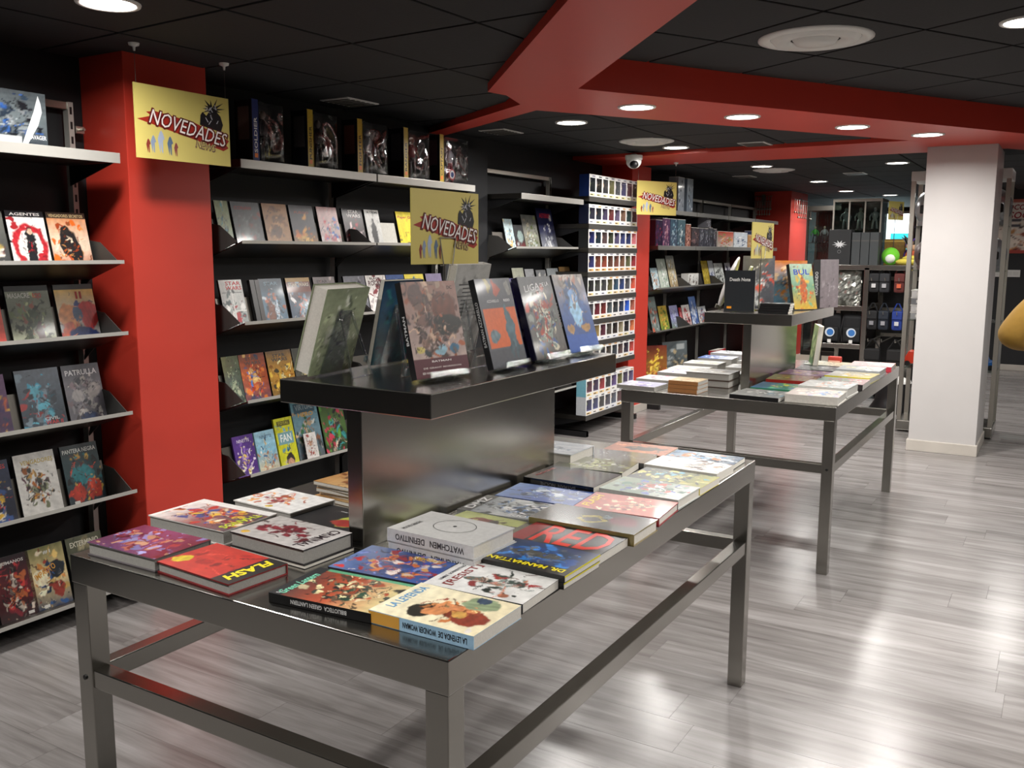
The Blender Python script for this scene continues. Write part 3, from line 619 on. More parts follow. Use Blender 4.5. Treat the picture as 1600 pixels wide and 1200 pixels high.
# third bay (half empty)
z = 1.532; G3 = 'albums on the half empty shelf'
wall_book(z, 5.53, .12, .26, A('d0e4e8 c8e0e4', 'e8c060 4a7080 f4f4f0', n=24), 'pale blue album at the left end of the half empty shelf', group=G3, x=-3.40)
wall_book(z, 5.655, .13, .22, A('a02828 202226 2a2c30', 'c8d0d0 606468', n=10, ells=((.6, .6, .3, .2, '9ab0ac'),), bands=((.1, 1, .05, .2, 'b02c30'),)), 'black and red small album on the half empty shelf', group=G3, x=-3.411)
wall_book(z, 5.79, .21, .30, A('8a9070 9a9a90 6a6c68', 'b8b098 d0d8d8 7a8458 a0a890', n=34), 'grey landscape album on the half empty shelf', group=G3, x=-3.411, wrap=True)
wall_book(z, 6.03, .24, .36, A('b0b4bc 24284a 20244c', 'd8d8d8 f0f0f0 3a3a50 c8ccd0', n=34, cy=.25, sd=.2), 'tall navy album with red title beside the boxed figures', (('ASTERIX', 'c02838', .5, .84, .7, .1),), group=G3, x=-3.411)
z = 1.16
for i, (y, w, h, c) in enumerate([(5.66, .16, .27, 'd8dccc c8ccb8'), (5.84, .13, .26, 'c8ccd0 b8bcc0'), (6.0, .15, .25, '8a9094 a0a4a8'), (6.17, .18, .26, 'd4d8d8 c0c8cc'), (6.37, .18, .27, 'c0925a d0a870')]):
    wall_book(z, y, w, h, A(c, 'e8e8e4 707478 a0a49c', n=14), f'{["cream", "pale grey", "mid grey", "whitish", "tan"][i]} album just showing above the easel books', group='albums below the half empty shelf', x=-3.411)

# ------------------------------------------------------------------ far wall bays after the second pillar
G4 = 'books on the far wall shelves'
z = 1.157
for y, w, h, a, d in [(8.185, .17, .24, A('a8c8d0 b8d0d8', 'e8f0f0 c08860'), 'pale blue'), (8.37, .23, .33, A('b8c4b4 d0d8cc a8b4a8', 'e8f0e8 90a898 f8fff8', n=20), 'large pale green'), (8.63, .21, .36, A('a08868 c8b890 a8b0b0', 'd8c8a0 806850 e0e4e4', n=26), 'tall beige'), (9.62, .2, .30, A('b0982c b89c30', 'd8c050'), 'mustard gold'), (9.84, .16, .30, A('d8dce0 d0d4d8', '3a4a80 6a7ab0', n=14), 'white and navy'), (10.02, .3, .27, A('c8ccc8 d8dcd8', '5a5e5c 303432 8a8e8c', n=30), 'grey sketch'), (10.4, .2, .27, A('b0b0b8 d0d0d8', '50506a 8a8aa0'), 'silver blue')]:
    wall_book(z, y, w, h, a, f'{d} book on the upper sloped shelf beyond the second red pillar', group=G4, wrap=True)
z = .748
for y, w, h, a, d in [(8.19, .19, .36, A('6a7470 8a9894', 'b8c8c4 3a4442 d06040', n=26), 'tall grey foil'), (8.41, .22, .26, A('6a8a3a c0a040', 'd89840 e8c860 4a7030', n=30), 'green gold'), (8.70, .22, .25, A('708a68 8a8ab8 a8a8d0', '5a5a90 c8d0e0', n=24), 'lilac'), (8.95, .08, .22, A('8a1820 a02028', 'e0a0a0'), 'dark red'), (9.04, .22, .24, A('c8a8a8 e8e4e0', 'b02830 3a2428', n=20), 'white and red'), (9.28, .2, .32, A('2a4a8a 6a8ac8', 'd0d8e8'), 'royal blue'), (9.5, .25, .2, A('d8d4cc c8ccd0', 'a05040 4a6a98'), 'small pale')]:
    wall_book(z, y, w, h, a, f'{d} book on the lower sloped shelf beyond the second red pillar', group=G4)
book('tall amber box set with capital spine beside the second red pillar', .30, .36, .06, A('7a3a20 8a5a28 6a2a20', 'd8b840 e8d060 a05030 c07838', n=30, seed=5), stand((-3.46, 8.40, .226), (0.55, .83), 4), (), spine='7a2018', res='m', hard=True, group='large books on the bottom far shelf', spine_title=('ATLAS', 'e0b840', .6))
book('tall slate grey album standing on the bottom far shelf', .40, .36, .05, A('4a5254 5a6264', '8a9090 a89878 3a4042', n=20, seed=6, bands=((.55, .9, .78, .92, '9aa0a0'),)), stand((-3.45, 8.93, .226), (0.3, .95), 4), (), spine='3a3432', res='m', hard=True, group='large books on the bottom far shelf')
book('flat red box at the far end of the bottom shelf', .34, .16, .09, A('a81c20 b82428', 'd0a890', n=6, seed=7), stand((-3.45, 10.25, .226), (0, 1), 4), (('HERO', 'd8b890', .5, .5, .5, .3),), spine='a81c20', group='large books on the bottom far shelf')

# ================================================================== COMICS ON THE FOREGROUND TABLE
GT = 'comics lying on the foreground table'
def tb(label, cx, cy, w, h, t, art, side, dang=0, z=None, **k):
    """side 'L': top points to +x (read from the wall); 'R': top points to -x"""
    art.seed = art.seed or S_()
    k.setdefault('group', GT); k.setdefault('res', 'h'); ti = k.pop('titles', ())
    return book(label, w, h, t, art, flat(cx, cy, ZT if z is None else z, h, (-90 if side == 'L' else 90)+dang), ti, **k)
tb('plastic-wrapped violet hardcover on the left front corner of the table', -1.783, 1.328, .158, .232, .03, A('6a3a5a 7a4a78 5a2a40', '8a90d0 a8b0e8 a04048 c87868 5a2038 d0a888', n=60, sd=.28), 'L', 0.8, spine='6a6468', hard=True, wrap=True, grey=True)
tb('red hardcover with yellow capital title beside the violet hardcover', -1.535, 1.324, .157, .242, .025, A('b82c20 c03020 b02a1e', 'c84030 a82018', n=8, ells=((.72, .12, .16, .08, 'd8c020'), (.62, .5, .12, .05, '8a1810')), bands=((0, 1, .76, 1, '1e1c1a'),)), 'L', -3.8, titles=(('FLASH', 'f0dc10', .5, .86, .8, .13, {'shear': .2, 'bold': .04}),), spine='7a1418', hard=True, grey=True)
_r2 = np.random.default_rng(3)
bt = tb('thick white hardcover with a crowded hero collage and lime title', -1.814, 1.542, .178, .268, .036, A('e8e4e0 8a5a5a 5a4a50', 'c83a30 e09040 3a5aa0 8a2a30 f0d8b8 4a4048 d8b040', n=90, sd=.26, cy=.6, size=.08, bands=((0, .16, 0, 1, 'eceae6'), (0, 1, 0, .05, 'eceae6'))), 'L', 0.8, titles=(('THANOS', 'c8d820', .55, .9, .7, .1),), hard=True, spine='d8d4d0', grey=True)
tb('grey hardcover with blood red splashes on the left side of the table', -1.521, 1.519, .155, .246, .036, A('b8b4b0 bcb8b6', '6a1420 7a1a28 8a2030', n=22, sd=.17, cy=.42, size=.1, ells=((.85, .1, .06, .05, 'e0b030'),)), 'L', -2.9, titles=(('CRIMINAL', '2a1820', .5, .86, .85, .12),), hard=True, spine='1a181a', grey=True, z=ZT+.008)
book('black hardcover lying under the red-splashed grey book', .157, .25, .008, A('141416 161618'), flat(-1.521, 1.521, ZT, .25, -92.9), (), spine='0e0e10', group=GT, res='s')
tb('white hardcover with orange and pink painted figure behind the collage book', -1.776, 1.752, .160, .222, .03, A('ecebe8 f0efec', 'd87830 e8a868 c86848 a83a50 f0d0b8', n=26, sd=.16, size=.08, ells=((.9, .55, .06, .05, 'e0c040'),)), 'L', -3.1, hard=True, spine='d8d6d2', grey=True)
tb('black comic with a red and lime oval, partly behind the riser', -1.548, 1.722, .165, .235, .02, A('1a1a1c 202022', '', ells=((.5, .68, .3, .2, 'b0b848'), (.62, .66, .16, .17, 'a03028'))), 'L', -2, titles=(('THE FADE OUT', 'c8c8c8', .2, .5, .4, .04, {'rot': 90}),), spine='121214')
for k in range(5):
    tb(f'tan sepia comic, number {["one", "two", "three", "four", "five"][k]} from below in the stack behind the riser', -1.66+.004*(k % 2), 1.955+.006*((k*3) % 4), .165, .25, .0105, A('b88850 d8b078 a87040', '8a5028 e0c090 503018 c87838', n=30), 'L', -6+2*(k % 3), z=ZT+k*.0107, spine='8a7050', res='m')
tb('comic with green script title and black spine at the front edge', -1.213, 1.352, .165, .245, .02, A('d8c890 b85030 2a2c2e', 'e8dca8 5a4a38 3a4238 d8c8a0 284a38 1e2022 a84a28', n=80, sd=.25, size=.07, cy=.45, bands=((.92, 1, 0, .92, '5aa07a'), (0, 1, .88, 1, '26282a'))), 'R', 5.3, titles=(('Green Lantern', '7ad0b0', .42, .91, .72, .09, {'shear': .3}), ('DC', 'e0e0e0', .08, .93, .08, .035)), spine='0f0f11', spine_title=('BIBLIOTECA  GREEN LANTERN', 'c8c8c8', .55))
tb('blue and red comic with swirling painted hero art next to the white box', -1.222, 1.532, .165, .24, .018, A('3a5aa0 28407a 6a80b0', '2848a8 c03838 e8d8d0 e07838 182a60 8090d0 a02830 f0b060', n=90, sd=.28, size=.08), 'R', 4.5, spine='1a1c28', titles=(('SUPERMAN', 'd8b040', .82, .28, .3, .1, {'rot': 90}),))
ww = tb('cream comic with amber and blue spine on the near right corner', -0.971, 1.368, .168, .238, .026, A('e8dcb8 f0e8c8', 'c87840 d89058 8a3a28 b06838 e8d090', n=18, sd=.12, cy=.4, size=.1, ells=((.3, .62, .22, .13, '26241f'), (.38, .52, .13, .09, 'd08a58'), (.55, .42, .12, .18, 'd48c5c'), (.35, .2, .2, .17, '8a3a2a'), (.4, .32, .1, .08, 'c89a50'), (.78, .28, .16, .16, '8a9a78'), (.86, .3, .08, .06, '3a4a60'), (.12, .09, .05, .035, 'e8e0d8'))), 'R', 0.3, titles=(('LA LEYENDA', '5a98c8', .55, .90, .7, .09),), spine='9ac0dc', spine_title=('LA LEYENDA DE  WONDER WOMAN', '15181c', .60, .36))
MB().box(-.0845, -.084, .165, .2378, .0015, .0245).build('spine_band', ink('d09838'), ww)
tb('white comic with ink and red sketch figures and a bracketed maroon title', -0.981, 1.552, .168, .235, .02, A('e0e0dc e8e8e6', '4a5a52 2a3430 c07858 a83838 8a9a94 d8c8b8', n=34, sd=.17, cy=.4, size=.08), 'R', 1.8, titles=(('[RESIST]', '8a3838', .5, .80, .8, .11), ('LEMIRE  SORRENTINO', '4a4a50', .5, .92, .6, .035)), spine='1e1e20')
dm1 = tb('black and blue album with yellow sideways lettering, top one of a pair', -0.970, 1.712, .165, .24, .015, A('203050 1c3a70 2a3a50', '2a80d0 3a90e8 184890 6a7078 20385a', n=40, sd=.18, cy=.5, size=.11, ells=((.55, .5, .12, .3, '4a4a44'),), bands=((0, .24, 0, 1, '141414'), (0, 1, .9, 1, '141414'))), 'R', -0.8, z=ZT+.0155, titles=(('DR. MANHATTAN', 'f0e010', .15, .46, .8, .12, {'rot': 90, 'bold': .03}), ('WATCHMEN', 'd8c820', .5, .95, .6, .05)), spine='171715')
dm2 = tb('matching black and yellow album, lower one of the pair', -0.972, 1.712, .165, .24, .015, A('203050 1c3a70', '2a80d0', n=8), 'R', -0.8, spine='171715')
for q_ in (dm1, dm2): MB().box(-.0825, .0825, -.0005, 0, .011, .0148).build('edge_stripe', ink('d8cc20'), q_)
tb('black album with giant red letters on the right table edge', -0.982, 1.880, .165, .25, .022, A('202224 1c1e20', '303234', n=4, bands=((.04, .96, .82, 1, '8a2428'),)), 'R', -0.5, titles=(('RED', 'd83a2c', .56, .42, .74, .8, {'bold': .01, 'rot': -90}),), spine='141416')
tb('glossy dark grey hardcover with ghostly yellow and crimson shapes', -0.988, 2.040, .150, .29, .03, A('4a4c4c 5a5c5c 3a3230', '6a6c5c 484a4a', n=10, ells=((.45, .5, .22, .14, 'a89848'), (.45, .5, .12, .09, '4a4a48'), (.55, .22, .24, .12, '8a4a58'), (.7, .38, .1, .06, '7a8a90'))), 'R', 0.1, spine='8a7a4a', hard=True, wrap=True)
tb('black and white comic with blocky three-letter title beside the riser', -1.245, 2.062, .165, .24, .014, A('50585c d0d4d4 3a4a60', '202428 e8e8e8 5a80b0 3a5070 141618 a8b0b4', n=60, bands=((0, 1, .84, 1, '161618'),)), 'R', 3, titles=(('DMZ', 'ececec', .5, .92, .7, .11), ('KODE', 'e0e0e0', .12, .25, .3, .12, {'rot': 90})), spine='c8ccd0')
tb('blue painted comic between the blocky-titled and black ones', -1.235, 2.235, .16, .24, .014, A('3a5aa0 4a68b0 6a88c0', 'b0c8e0 2a3a60 d8e0e8 506890', n=40), 'R', 4, spine='3a5090')
tb('olive comic with a maroon hat shape, half under the white boxed volumes', -1.215, 1.895, .15, .235, .014, A('a8b068 b0b870', '3a2420 b0a860', n=10, ells=((.5, .62, .3, .22, '6a2a20'), (.4, .5, .4, .08, '2a1a18')), bands=((0, 1, 0, .18, '5a5c50'),)), 'R', -2, spine='8a9050')
tb('lower white hardcover of the pair leaning against the riser foot', -1.178, 1.690, .168, .245, .032, A('c8c8c6 ccccca'), 'R', -2.3, z=ZT, spine='c4c4c4', hard=True, spine_title=('WATCHMEN   DEFINITIVO', '3a3a3c', .8))
wm = tb('upper white hardcover with a thin black circle drawn on it', -1.181, 1.688, .165, .245, .033, A('c6c6c4 cacac8'), 'R', -2.3, z=ZT+.0325, spine='c8c8c8', hard=True, spine_title=('WATCHMEN   DEFINITIVO', '3a3a3c', .8), titles=(('MOORE GIBBONS', '3a3a3c', .3, .86, .42, .05),))
ring = MB(); ring.lathe([(.052, .0335), (.0535, .0335)], n=48); ring.v = [(x*.85+.012, y+.12, z) for x, y, z in ring.v]; ring.build('circle_print', ink('2c2c2e'), wm)
dot = MB(); dot.disc(.005, .0335, .012, .12, 10); dot.build('dot_print', ink('2c2c2e'), wm)
tb('black comic with dark red figure and black spine beside the riser', -1.245, 2.425, .185, .238, .026, A('3a3c3e 44464a 2a2426', '8a3a38 5a5a5c a05848 2a2a2c', n=20), 'R', -1.4, spine='121214', spine_title=('BATMAN  NOCHE', '9a9aa0', .5), titles=(('NOCHE', 'a04040', .5, .9, .6, .05),), wrap=True)
tb('olive grey comic with pale foliage, middle of the far rows', -1.262, 2.620, .165, .235, .022, A('6a7060 8a9070 7a7c74', 'a8b078 d0d4a8 5a6048 c8c8c0', n=46), 'R', 5, spine='3a3c30', wrap=True)
tb('plain grey wrapped comic behind the foliage one', -1.262, 2.785, .15, .235, .018, A('8a8c8c 808284', '9a9c9c', n=6), 'R', 5, spine='505254', wrap=True)
tb('orange comic with a black beast shape at the far end of the table', -1.245, 2.94, .16, .225, .015, A('a85a30 b0643a 8a4a2a', 'c07848 6a3018', n=12, ells=((.5, .5, .2, .26, '241a18'), (.6, .3, .14, .2, '2a1e1a'))), 'R', 3, spine='6a3a22')
tb('deep blue and white comic on the far right corner', -1.006, 2.925, .135, .238, .016, A('2a4a68 d0dce0 3a6a90', '1a3048 e8f0f4 5a98c0 d08848', n=46), 'R', .5, spine='1a2a38')
tb('white comic with small brown sketch near the far right corner', -0.998, 2.755, .15, .245, .026, A('e0e0dc e8e8e4', 'c89868 6a5040 b0b4b4', n=14, cy=.3), 'R', -2, spine='d0d0cc')
tb('yellow and dark green comic with splashed figures, right edge', -0.987, 2.580, .165, .242, .022, A('a8a850 4a5a50 303a40', 'c8c060 2a3434 6ab0c8 e0d890 3a6a48', n=50), 'R', -1.4, spine='e0d020')
tb('white and green comic with a blue and red flag-like stroke, right edge', -0.987, 2.408, .165, .242, .028, A('d8dcd8 5a7a68 8a9a88', 'e8ece8 3a6a58 c84a38 3a5ab0 2a3a34 90a8a0', n=60), 'R', -1.4, spine='c8ccc8', hard=True)
tb('salmon red comic with yellow capital title near the right edge', -0.978, 2.222, .17, .24, .024, A('c06050 b85848 a84a40', 'd8b890 e8d0b0 8a2a28', n=30, size=.06, sd=.16), 'R', 4.2, titles=(('FLASH', 'e0c030', .5, .9, .72, .11, {'shear': .2, 'bold': .03}),), spine='8a2028', hard=True)
tb('shrink-wrapped white volume behind the riser', -1.455, 2.665, .17, .245, .05, A('c8ccd0 d0d4d8', 'a0a8b0 e8ecf0', n=10), 'L', 0, spine='d0d4d8', hard=True, wrap=True, res='m')

# ------------------------------------------------------------------ books on easels on the foreground riser
def easel(label, loc, xdir, lean, w=.13):
    M = stand(loc, xdir, lean); t = thing('book_easel', label, 'book stand', M=M, group='clear acrylic book easels')
    MB().box(-w/2, w/2, 0, .004, -.002, .045).build('ledge', M_CLEAR, t); MB().box(-w/2, w/2, .004, .016, .042, .045).build('front_stop', M_CLEAR, t)
    MB().add([(-.05, 0, -.003), (.05, 0, -.003), (.028, .17, -.003), (-.028, .17, -.003), (-.05, 0, 0), (.05, 0, 0), (.028, .17, 0), (-.028, .17, 0)], [(0,3,2,1),(4,5,6,7),(0,1,5,4),(1,2,6,5),(2,3,7,6),(3,0,4,7)]).build('back_plate', M_CLEAR, t)
    l = R(lean); back = .17*math.sin(l) + .05; drop = .17*math.cos(l)   # strut foot in the world, back to local
    fy = .17 - drop*math.cos(l) - 0*math.sin(l); y2 = back*0
    ax = Vector((0, .165, -.003)); down = Vector((0, -math.cos(l), -math.sin(l))); bk = Vector((0, math.sin(l), -math.cos(l)))
    foot = ax + down*(.165*math.cos(l)) + bk*.045
    for s in (-1, 1):
        MB().tube([(s*.026, ax.y, ax.z), (s*.045, foot.y, foot.z)], .0035, 6).build('strut', M_CLEAR, t)
    MB().tube([(-.045, foot.y, foot.z), (.045, foot.y, foot.z)], .0025, 6).build('strut_bar', M_CLEAR, t)
def easel_book(label, loc, ang, lean, w, h, t, art, elabel, **k):
    xd = (math.cos(R(ang)), math.sin(R(ang))); art.seed = art.seed or S_()
    easel(elabel, loc, xd, lean)
    M = stand(loc, xd, lean) @ Matrix.Translation((0, .0045, .0006)); ti = k.pop('titles', ())
    k.setdefault('res', 'h')
    return book(label, w, h, t, art, M, ti, group='books on easels on the foreground riser', **k)
easel_book('maroon and brown comic crowded with dark figures on the front corner of the riser', (-1.297, 1.807, ZR1), 79, 14, .178, .234, .02, A('b8a49c a89088 8a5a48', '5a4440 8a6a5c 3a3030 a05838 7a5a50 c8a890 48302a', n=130, sd=.26, cy=.55, size=.075, ells=((.7, .72, .22, .16, '6a3a28'), (.75, .55, .24, .12, '26241f'), (.2, .85, .14, .1, '5a403a'), (.3, .27, .08, .05, '30383c'), (.55, .3, .1, .05, '8ab0c0'), (.8, .27, .1, .05, '3a7090'), (.15, .3, .08, .05, 'c8b868')), bands=((0, 1, 0, .2, '54202a'),)), 'clear acrylic easel holding the maroon comic at the riser corner', titles=(('BATMAN', 'e0d8d4', .5, .165, .36, .02), ('DE GRANT MORRISON', 'c8b8b4', .5, .10, .7, .018), ('ED HANNIGAN  SCOTT HAMPTON', 'd8ccc8', .5, .05, .76, .022), ('DC', '4a3a38', .88, .93, .1, .035)), spine='121014', spine_title=('BATMAN', 'c8c8c8', .3))
easel_book('grey comic with orange square and blue-grey standing silhouette on an easel', (-1.262, 2.062, ZR1), 91, 15, .178, .237, .018, A('5a5c62 606268', '', bands=((.06, .97, .22, .66, 'd86a38'), (0, 1, 0, .2, '54565c')), ells=((.3, .93, .06, .1, 'a89a60'), (.52, .9, .1, .09, 'b05a48'), (.72, .42, .12, .2, '54707a'), (.68, .6, .05, .08, '54707a'), (.66, .2, .05, .14, '4a5c64'), (.8, .2, .05, .14, '4a5c64'), (.25, .36, .14, .07, '6a8088'), (.88, .9, .08, .08, '8a8a84'))), 'clear acrylic easel under the orange comic', titles=(('AZZARELLO', 'd8d8d8', .38, .745, .34, .03), ('RISSO', 'f0f0f0', .78, .745, .18, .03)), spine='18181c', spine_title=('BATMAN AZZARELLO', 'b8b8b8', .5))
easel_book('grey team comic with tangled figures and arched white title on an easel', (-1.262, 2.292, ZR1), 88, 17, .178, .238, .02, A('5a5450 6a6a68 5c5e60', '8a9a90 c05040 3a5a90 d8d0b8 405048 b8c0b8 a04838 2a3440', n=90, sd=.2, cy=.42, size=.07, bands=((0, .02, 0, 1, '18182a'),)), 'clear acrylic easel under the tangled team comic', titles=(('LIGA', 'f0f0f0', .36, .87, .46, .08, {'rot': 6, 'bold': 0.0, 'shear': .1}), ('DE LA', 'e0e0e0', .76, .9, .26, .05, {'rot': 6}), ('JUSTICIA', '8a8480', .56, .8, .5, .05, {'rot': 6})), spine='1c1c26')
book('comic with violet and red spine behind the team comic', .175, .24, .014, A('3a2a80 4a3aa0', 'd0c8e0', n=8, seed=31), stand((-1.292, 2.215, ZR1), (math.cos(R(88)), math.sin(R(88))), 17), (), spine='4438a8', group='books on easels on the foreground riser')
easel_book('blue comic with a cowled figure and pale streaming cape on an easel', (-1.258, 2.497, ZR1), 84, 18, .165, .242, .018, A('2c4a88 3a5a98 a09890', 'c8bcb0 8a8078 5a5a60 a87868', n=40, cy=.85, sd=.2, size=.1, ells=((.5, .56, .42, .14, '3a5c98'), (.5, .74, .24, .18, '3e5c88'), (.5, .86, .05, .1, '3a4a60'), (.5, .52, .16, .22, '9ac8e8'), (.5, .72, .14, .07, '80a8d8'), (.2, .3, .12, .05, 'b08a5a'), (.7, .3, .14, .05, 'a8804a')), bands=((0, 1, 0, .22, '2a56a8'),)), 'clear acrylic easel under the blue caped comic', spine='14141a', titles=(('DC', 'd8d8d8', .86, .94, .1, .03),), spine_title=('BATMAN', 'c0c0c0', .3))
# three facing the wall
def back_art(c, pal, **k): return A(c, pal, **k)
def easel_back(label, elabel, loc, ang, lean, w, h, t, spine, backc, seed, pal, **k):
    xd = (math.cos(R(ang)), math.sin(R(ang)))
    easel(elabel, loc, xd, lean)
    r = book(label, w, h, t, A(backc, pal, seed=seed), stand(loc, xd, lean) @ Matrix.Translation((0, .0045, .0006)), (), spine=spine, group='books on the foreground riser turned towards the wall', res='m', **k)
    V = MB(); VV, FF, CC = [], [], []
    art_grid(VV, FF, CC, A(backc, pal, n=40, seed=seed+1), w/2, -w/2, 0, h, -.0004, 30, 44)
    V.v = VV; V.f = FF; V.c = CC; V.m = [0]*len(FF); V.build('back_cover', M_COVER, r, color=True)
    return r
easel_back('thick green shrink-wrapped hardcover at the left end of the riser, back turned to the camera', 'clear acrylic easel behind the green hardcover', (-1.585, 1.735, ZR1), -82, 17, .185, .222, .045, '8a9478', '98a480 b4be9c 8a9478', 41, 'b8c4a0 5a6450 c8d0b4 8a9478 dce0d0', hard=True, wrap=True)
gb = easel_back('dark petrol blue album, back turned, second from the left on the riser', 'clear acrylic easel behind the petrol blue album', (-1.59, 1.985, ZR1), -88, 13, .178, .232, .014, '0c1a28', '145e68 184c62 1c4468', 51, '186a70 1c4a60 123848')
gy = easel_back('large pale grey album with printed paragraphs, back turned', 'clear acrylic easel behind the pale grey album', (-1.575, 2.30, ZR1), -86, 12, .20, .272, .03, 'd0d0cc', '9a9a94 a8a8a2 b0b0aa', 61, 'a0a09a', hard=True)
for k in range(9):
    yy = .21-.012*(k % 5)-.06*(k//5); MB().box(-.08, .05 if k % 3 else .075, yy, yy+.004, -.0012, -.0008).build('printed_line', ink('5a5a58'), gy)

# ================================================================== SECOND TABLE
GT2 = 'books lying on the background table'
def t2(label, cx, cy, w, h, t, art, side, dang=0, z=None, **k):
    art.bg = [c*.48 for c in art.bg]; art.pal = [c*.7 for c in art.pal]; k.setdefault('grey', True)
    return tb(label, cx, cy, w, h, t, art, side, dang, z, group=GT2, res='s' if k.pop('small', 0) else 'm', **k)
cols = [('black-spined grey', A('8a8c8c a0a09c', 'c8c8c4 505454 6a8a98', n=30), '141416', .02), ('pastel comic-strip', A('e0dcd0 d8c8c0', 'e0a8a0 3a80c0 f0ecd8 7a8490', n=44), 'd8d4cc', .04),
        ('green and blue', A('3a9a6a 2a6a9a', '4ab878 3a60b0 e0d848', n=14), '2a7a58', .02), ('thick white', A('d8dcdc e4e4e0', 'd89068 a8b8b8 f0f0ec', n=20), 'd8d8d4', .045),
        ('red and olive', A('8a2a20 8a8838', 'b0a840 a83828 3a3420', n=30), '8a2018', .03), ('pink and mint', A('c8a0a0 a8c0b0', 'c04858 e8d8d0 7aa898', n=34), '2a2426', .03),
        ('purple', A('8a5080 a06a98', '5a3060 d0b0c8 c8a858', n=30), '6a3a60', .025), ('yellow and white', A('e0c860 dcdcd8', 'e8b840 f0f0ec a8a8a0', n=24), 'd8d020', .03),
        ('charcoal', A('5a5c5c 484a4c', '8a8c8c 303234 b0b4b0', n=24), '202224', .022), ('silver white', A('c8ccd0 d4d8d8', 'f0f4f4 8a9498 e0d8a0', n=24), 'b0b4b8', .035),
        ('cream', A('d8d0b0 c8ccc0', 'f0e8c8 6a6a58 a8a080', n=24), '3a3a34', .02), ('pink', A('e0b0b0 e8c8c8', 'f4e0e0 c87880 f8f0f0', n=16), 'b83040', .03)]
words = ['first', 'second', 'third', 'fourth', 'fifth', 'sixth']
for i, (d, a, sp, th) in enumerate(cols):
    r, c = divmod(i, 2)
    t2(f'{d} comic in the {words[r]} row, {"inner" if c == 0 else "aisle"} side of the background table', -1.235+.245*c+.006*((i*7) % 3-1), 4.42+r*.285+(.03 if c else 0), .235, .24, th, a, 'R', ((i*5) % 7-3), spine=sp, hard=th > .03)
for k in range(3):
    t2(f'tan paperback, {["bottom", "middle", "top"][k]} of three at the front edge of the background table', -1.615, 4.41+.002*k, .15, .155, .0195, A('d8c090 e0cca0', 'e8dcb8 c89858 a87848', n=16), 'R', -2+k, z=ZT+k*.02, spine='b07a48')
L2 = [('lilac and white', -1.86, 4.40, .02, 'd0d0e0 c8c8e4', '6a60c0 e8e8f0', 0), ('pink-lettered white', -1.84, 4.60, .03, 'e4e0e0 ece8e8', 'd06080 f0f0f0 8a8a98', 0), ('violet-spined white', -1.80, 4.80, .045, 'dcdce4 e4e4ec', '5a50b8 f0f0f4', 0),
      ('sketch-covered white', -1.83, 5.02, .04, 'e0e0d8 e8e8e4', 'c0b890 a0a0a0 f4f4f0', 0), ('cream striped', -1.82, 5.24, .05, 'e8e8e4 dcdcd8', 'c8b890 b0b4b8', 0), ('royal blue and white', -1.81, 5.46, .06, '3060b0 e0e4ec', '2050a0 f0f4f8', 0),
      ('grey manga', -1.80, 5.68, .07, 'c8ccd0 d8dcdc', '6a6e74 f0f0f0', 0), ('pale grey sketch', -1.57, 5.50, .05, 'c8c8c4 d4d8d8', '50545a 8a9098 e8e8e4', 0), ('black and white manga', -1.57, 5.26, .04, 'e0e0dc d8d8d4', '3a3c40 8a8c90', 0), ('white wrapped', -1.60, 4.935, .04, 'd8d8d4 e4e4e0', 'b8bcc0 6a6a70', 0)]
for d, x, y, th, c, p, a in L2:
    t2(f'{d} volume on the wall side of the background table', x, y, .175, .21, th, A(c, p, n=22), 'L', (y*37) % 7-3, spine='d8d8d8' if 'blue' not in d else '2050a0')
for k in range(2):
    t2(f'thick white boxed volume with dark page edge, {["lower", "upper"][k]} of the pair beside the riser', -1.585, 4.70, .19, .235, .036, A('d0d0cc dcdcd8', '8a8a88 e8e8e4 c8b890', n=20), 'L', 1, z=ZT+.0365*k+(0 if k == 0 else .0005), spine='4a3a30', hard=True)
book('cream-edged hardcover standing upright behind the riser of the background table', .19, .26, .03, A('3a6a48 7a8a58', 'a0b080 2a4a30', seed=71), stand((-1.30, 5.78, ZT), (.35, -.94), 6), (), spine='d8d0b8', hard=True, group=GT2)
# riser two
GR = 'items displayed on the background riser'
book('black notebook with white handwritten title facing the camera on the background riser', .155, .215, .02, A('22262a 24282c'), stand((-1.475, 4.76, ZR1), (.98, .2), 3), (('Death Note', 'e4e4e0', .5, .78, .68, .085),), spine='141618', group=GR, sticker=(.17, .1, 'f09a20'), name='notebook', cat='notebook')
for k in range(4):
    book(f'small black box volume, {["lowest", "second", "third", "topmost"][k]} in the little stack on the background riser', .13, .15, .0125, A('1c1e20 222426', 'd0d4d4 3a7a80', n=(12 if k == 3 else 0), seed=80+k), flat(-1.285+.003*k, 4.76, ZR1+k*.0128, .15, 95), (), spine='141416', group=GR)
book('lime yellow comic leaning at the left of the background riser', .17, .25, .012, A('a8b020 c0c828', 'e0e040'), stand((-1.545, 4.88, ZR1), (.25, -.97), 22), (), spine='c8d820', group=GR)
book('dark comic with grey and red art, behind the black notebook', .17, .29, .03, A('3a3c44 5a5a60', '8a8a90 b04838 c8c8cc', n=30, seed=85), stand((-1.47, 5.07, ZR1), (.95, .3), 12), (), spine='2a2a2e', group=GR, hard=True)
book('orange and light blue magazine in clear wrap, middle of the background riser', .21, .27, .012, A('6a98b8 8ab0c0 c87838', 'd89048 e8c8a0 5a88b0', n=30, seed=86), stand((-1.335, 5.16, ZR1), (.95, .3), 14), (), spine='c8c8c8', group=GR, wrap=True)
book('red-spined comic with blue title and golden figure, leaning on the background riser', .15, .25, .025, A('c8a030 6a9a78 b8d0b8', 'c86828 e0b848 7ab890 a84828', n=30, seed=87, ells=((.5, .4, .14, .3, 'b85a28'),)), stand((-1.225, 5.09, ZR1), (.60, .8), 15), (('BUL', '2848b0', .5, .82, .7, .12),), spine='18181a', group=GR)
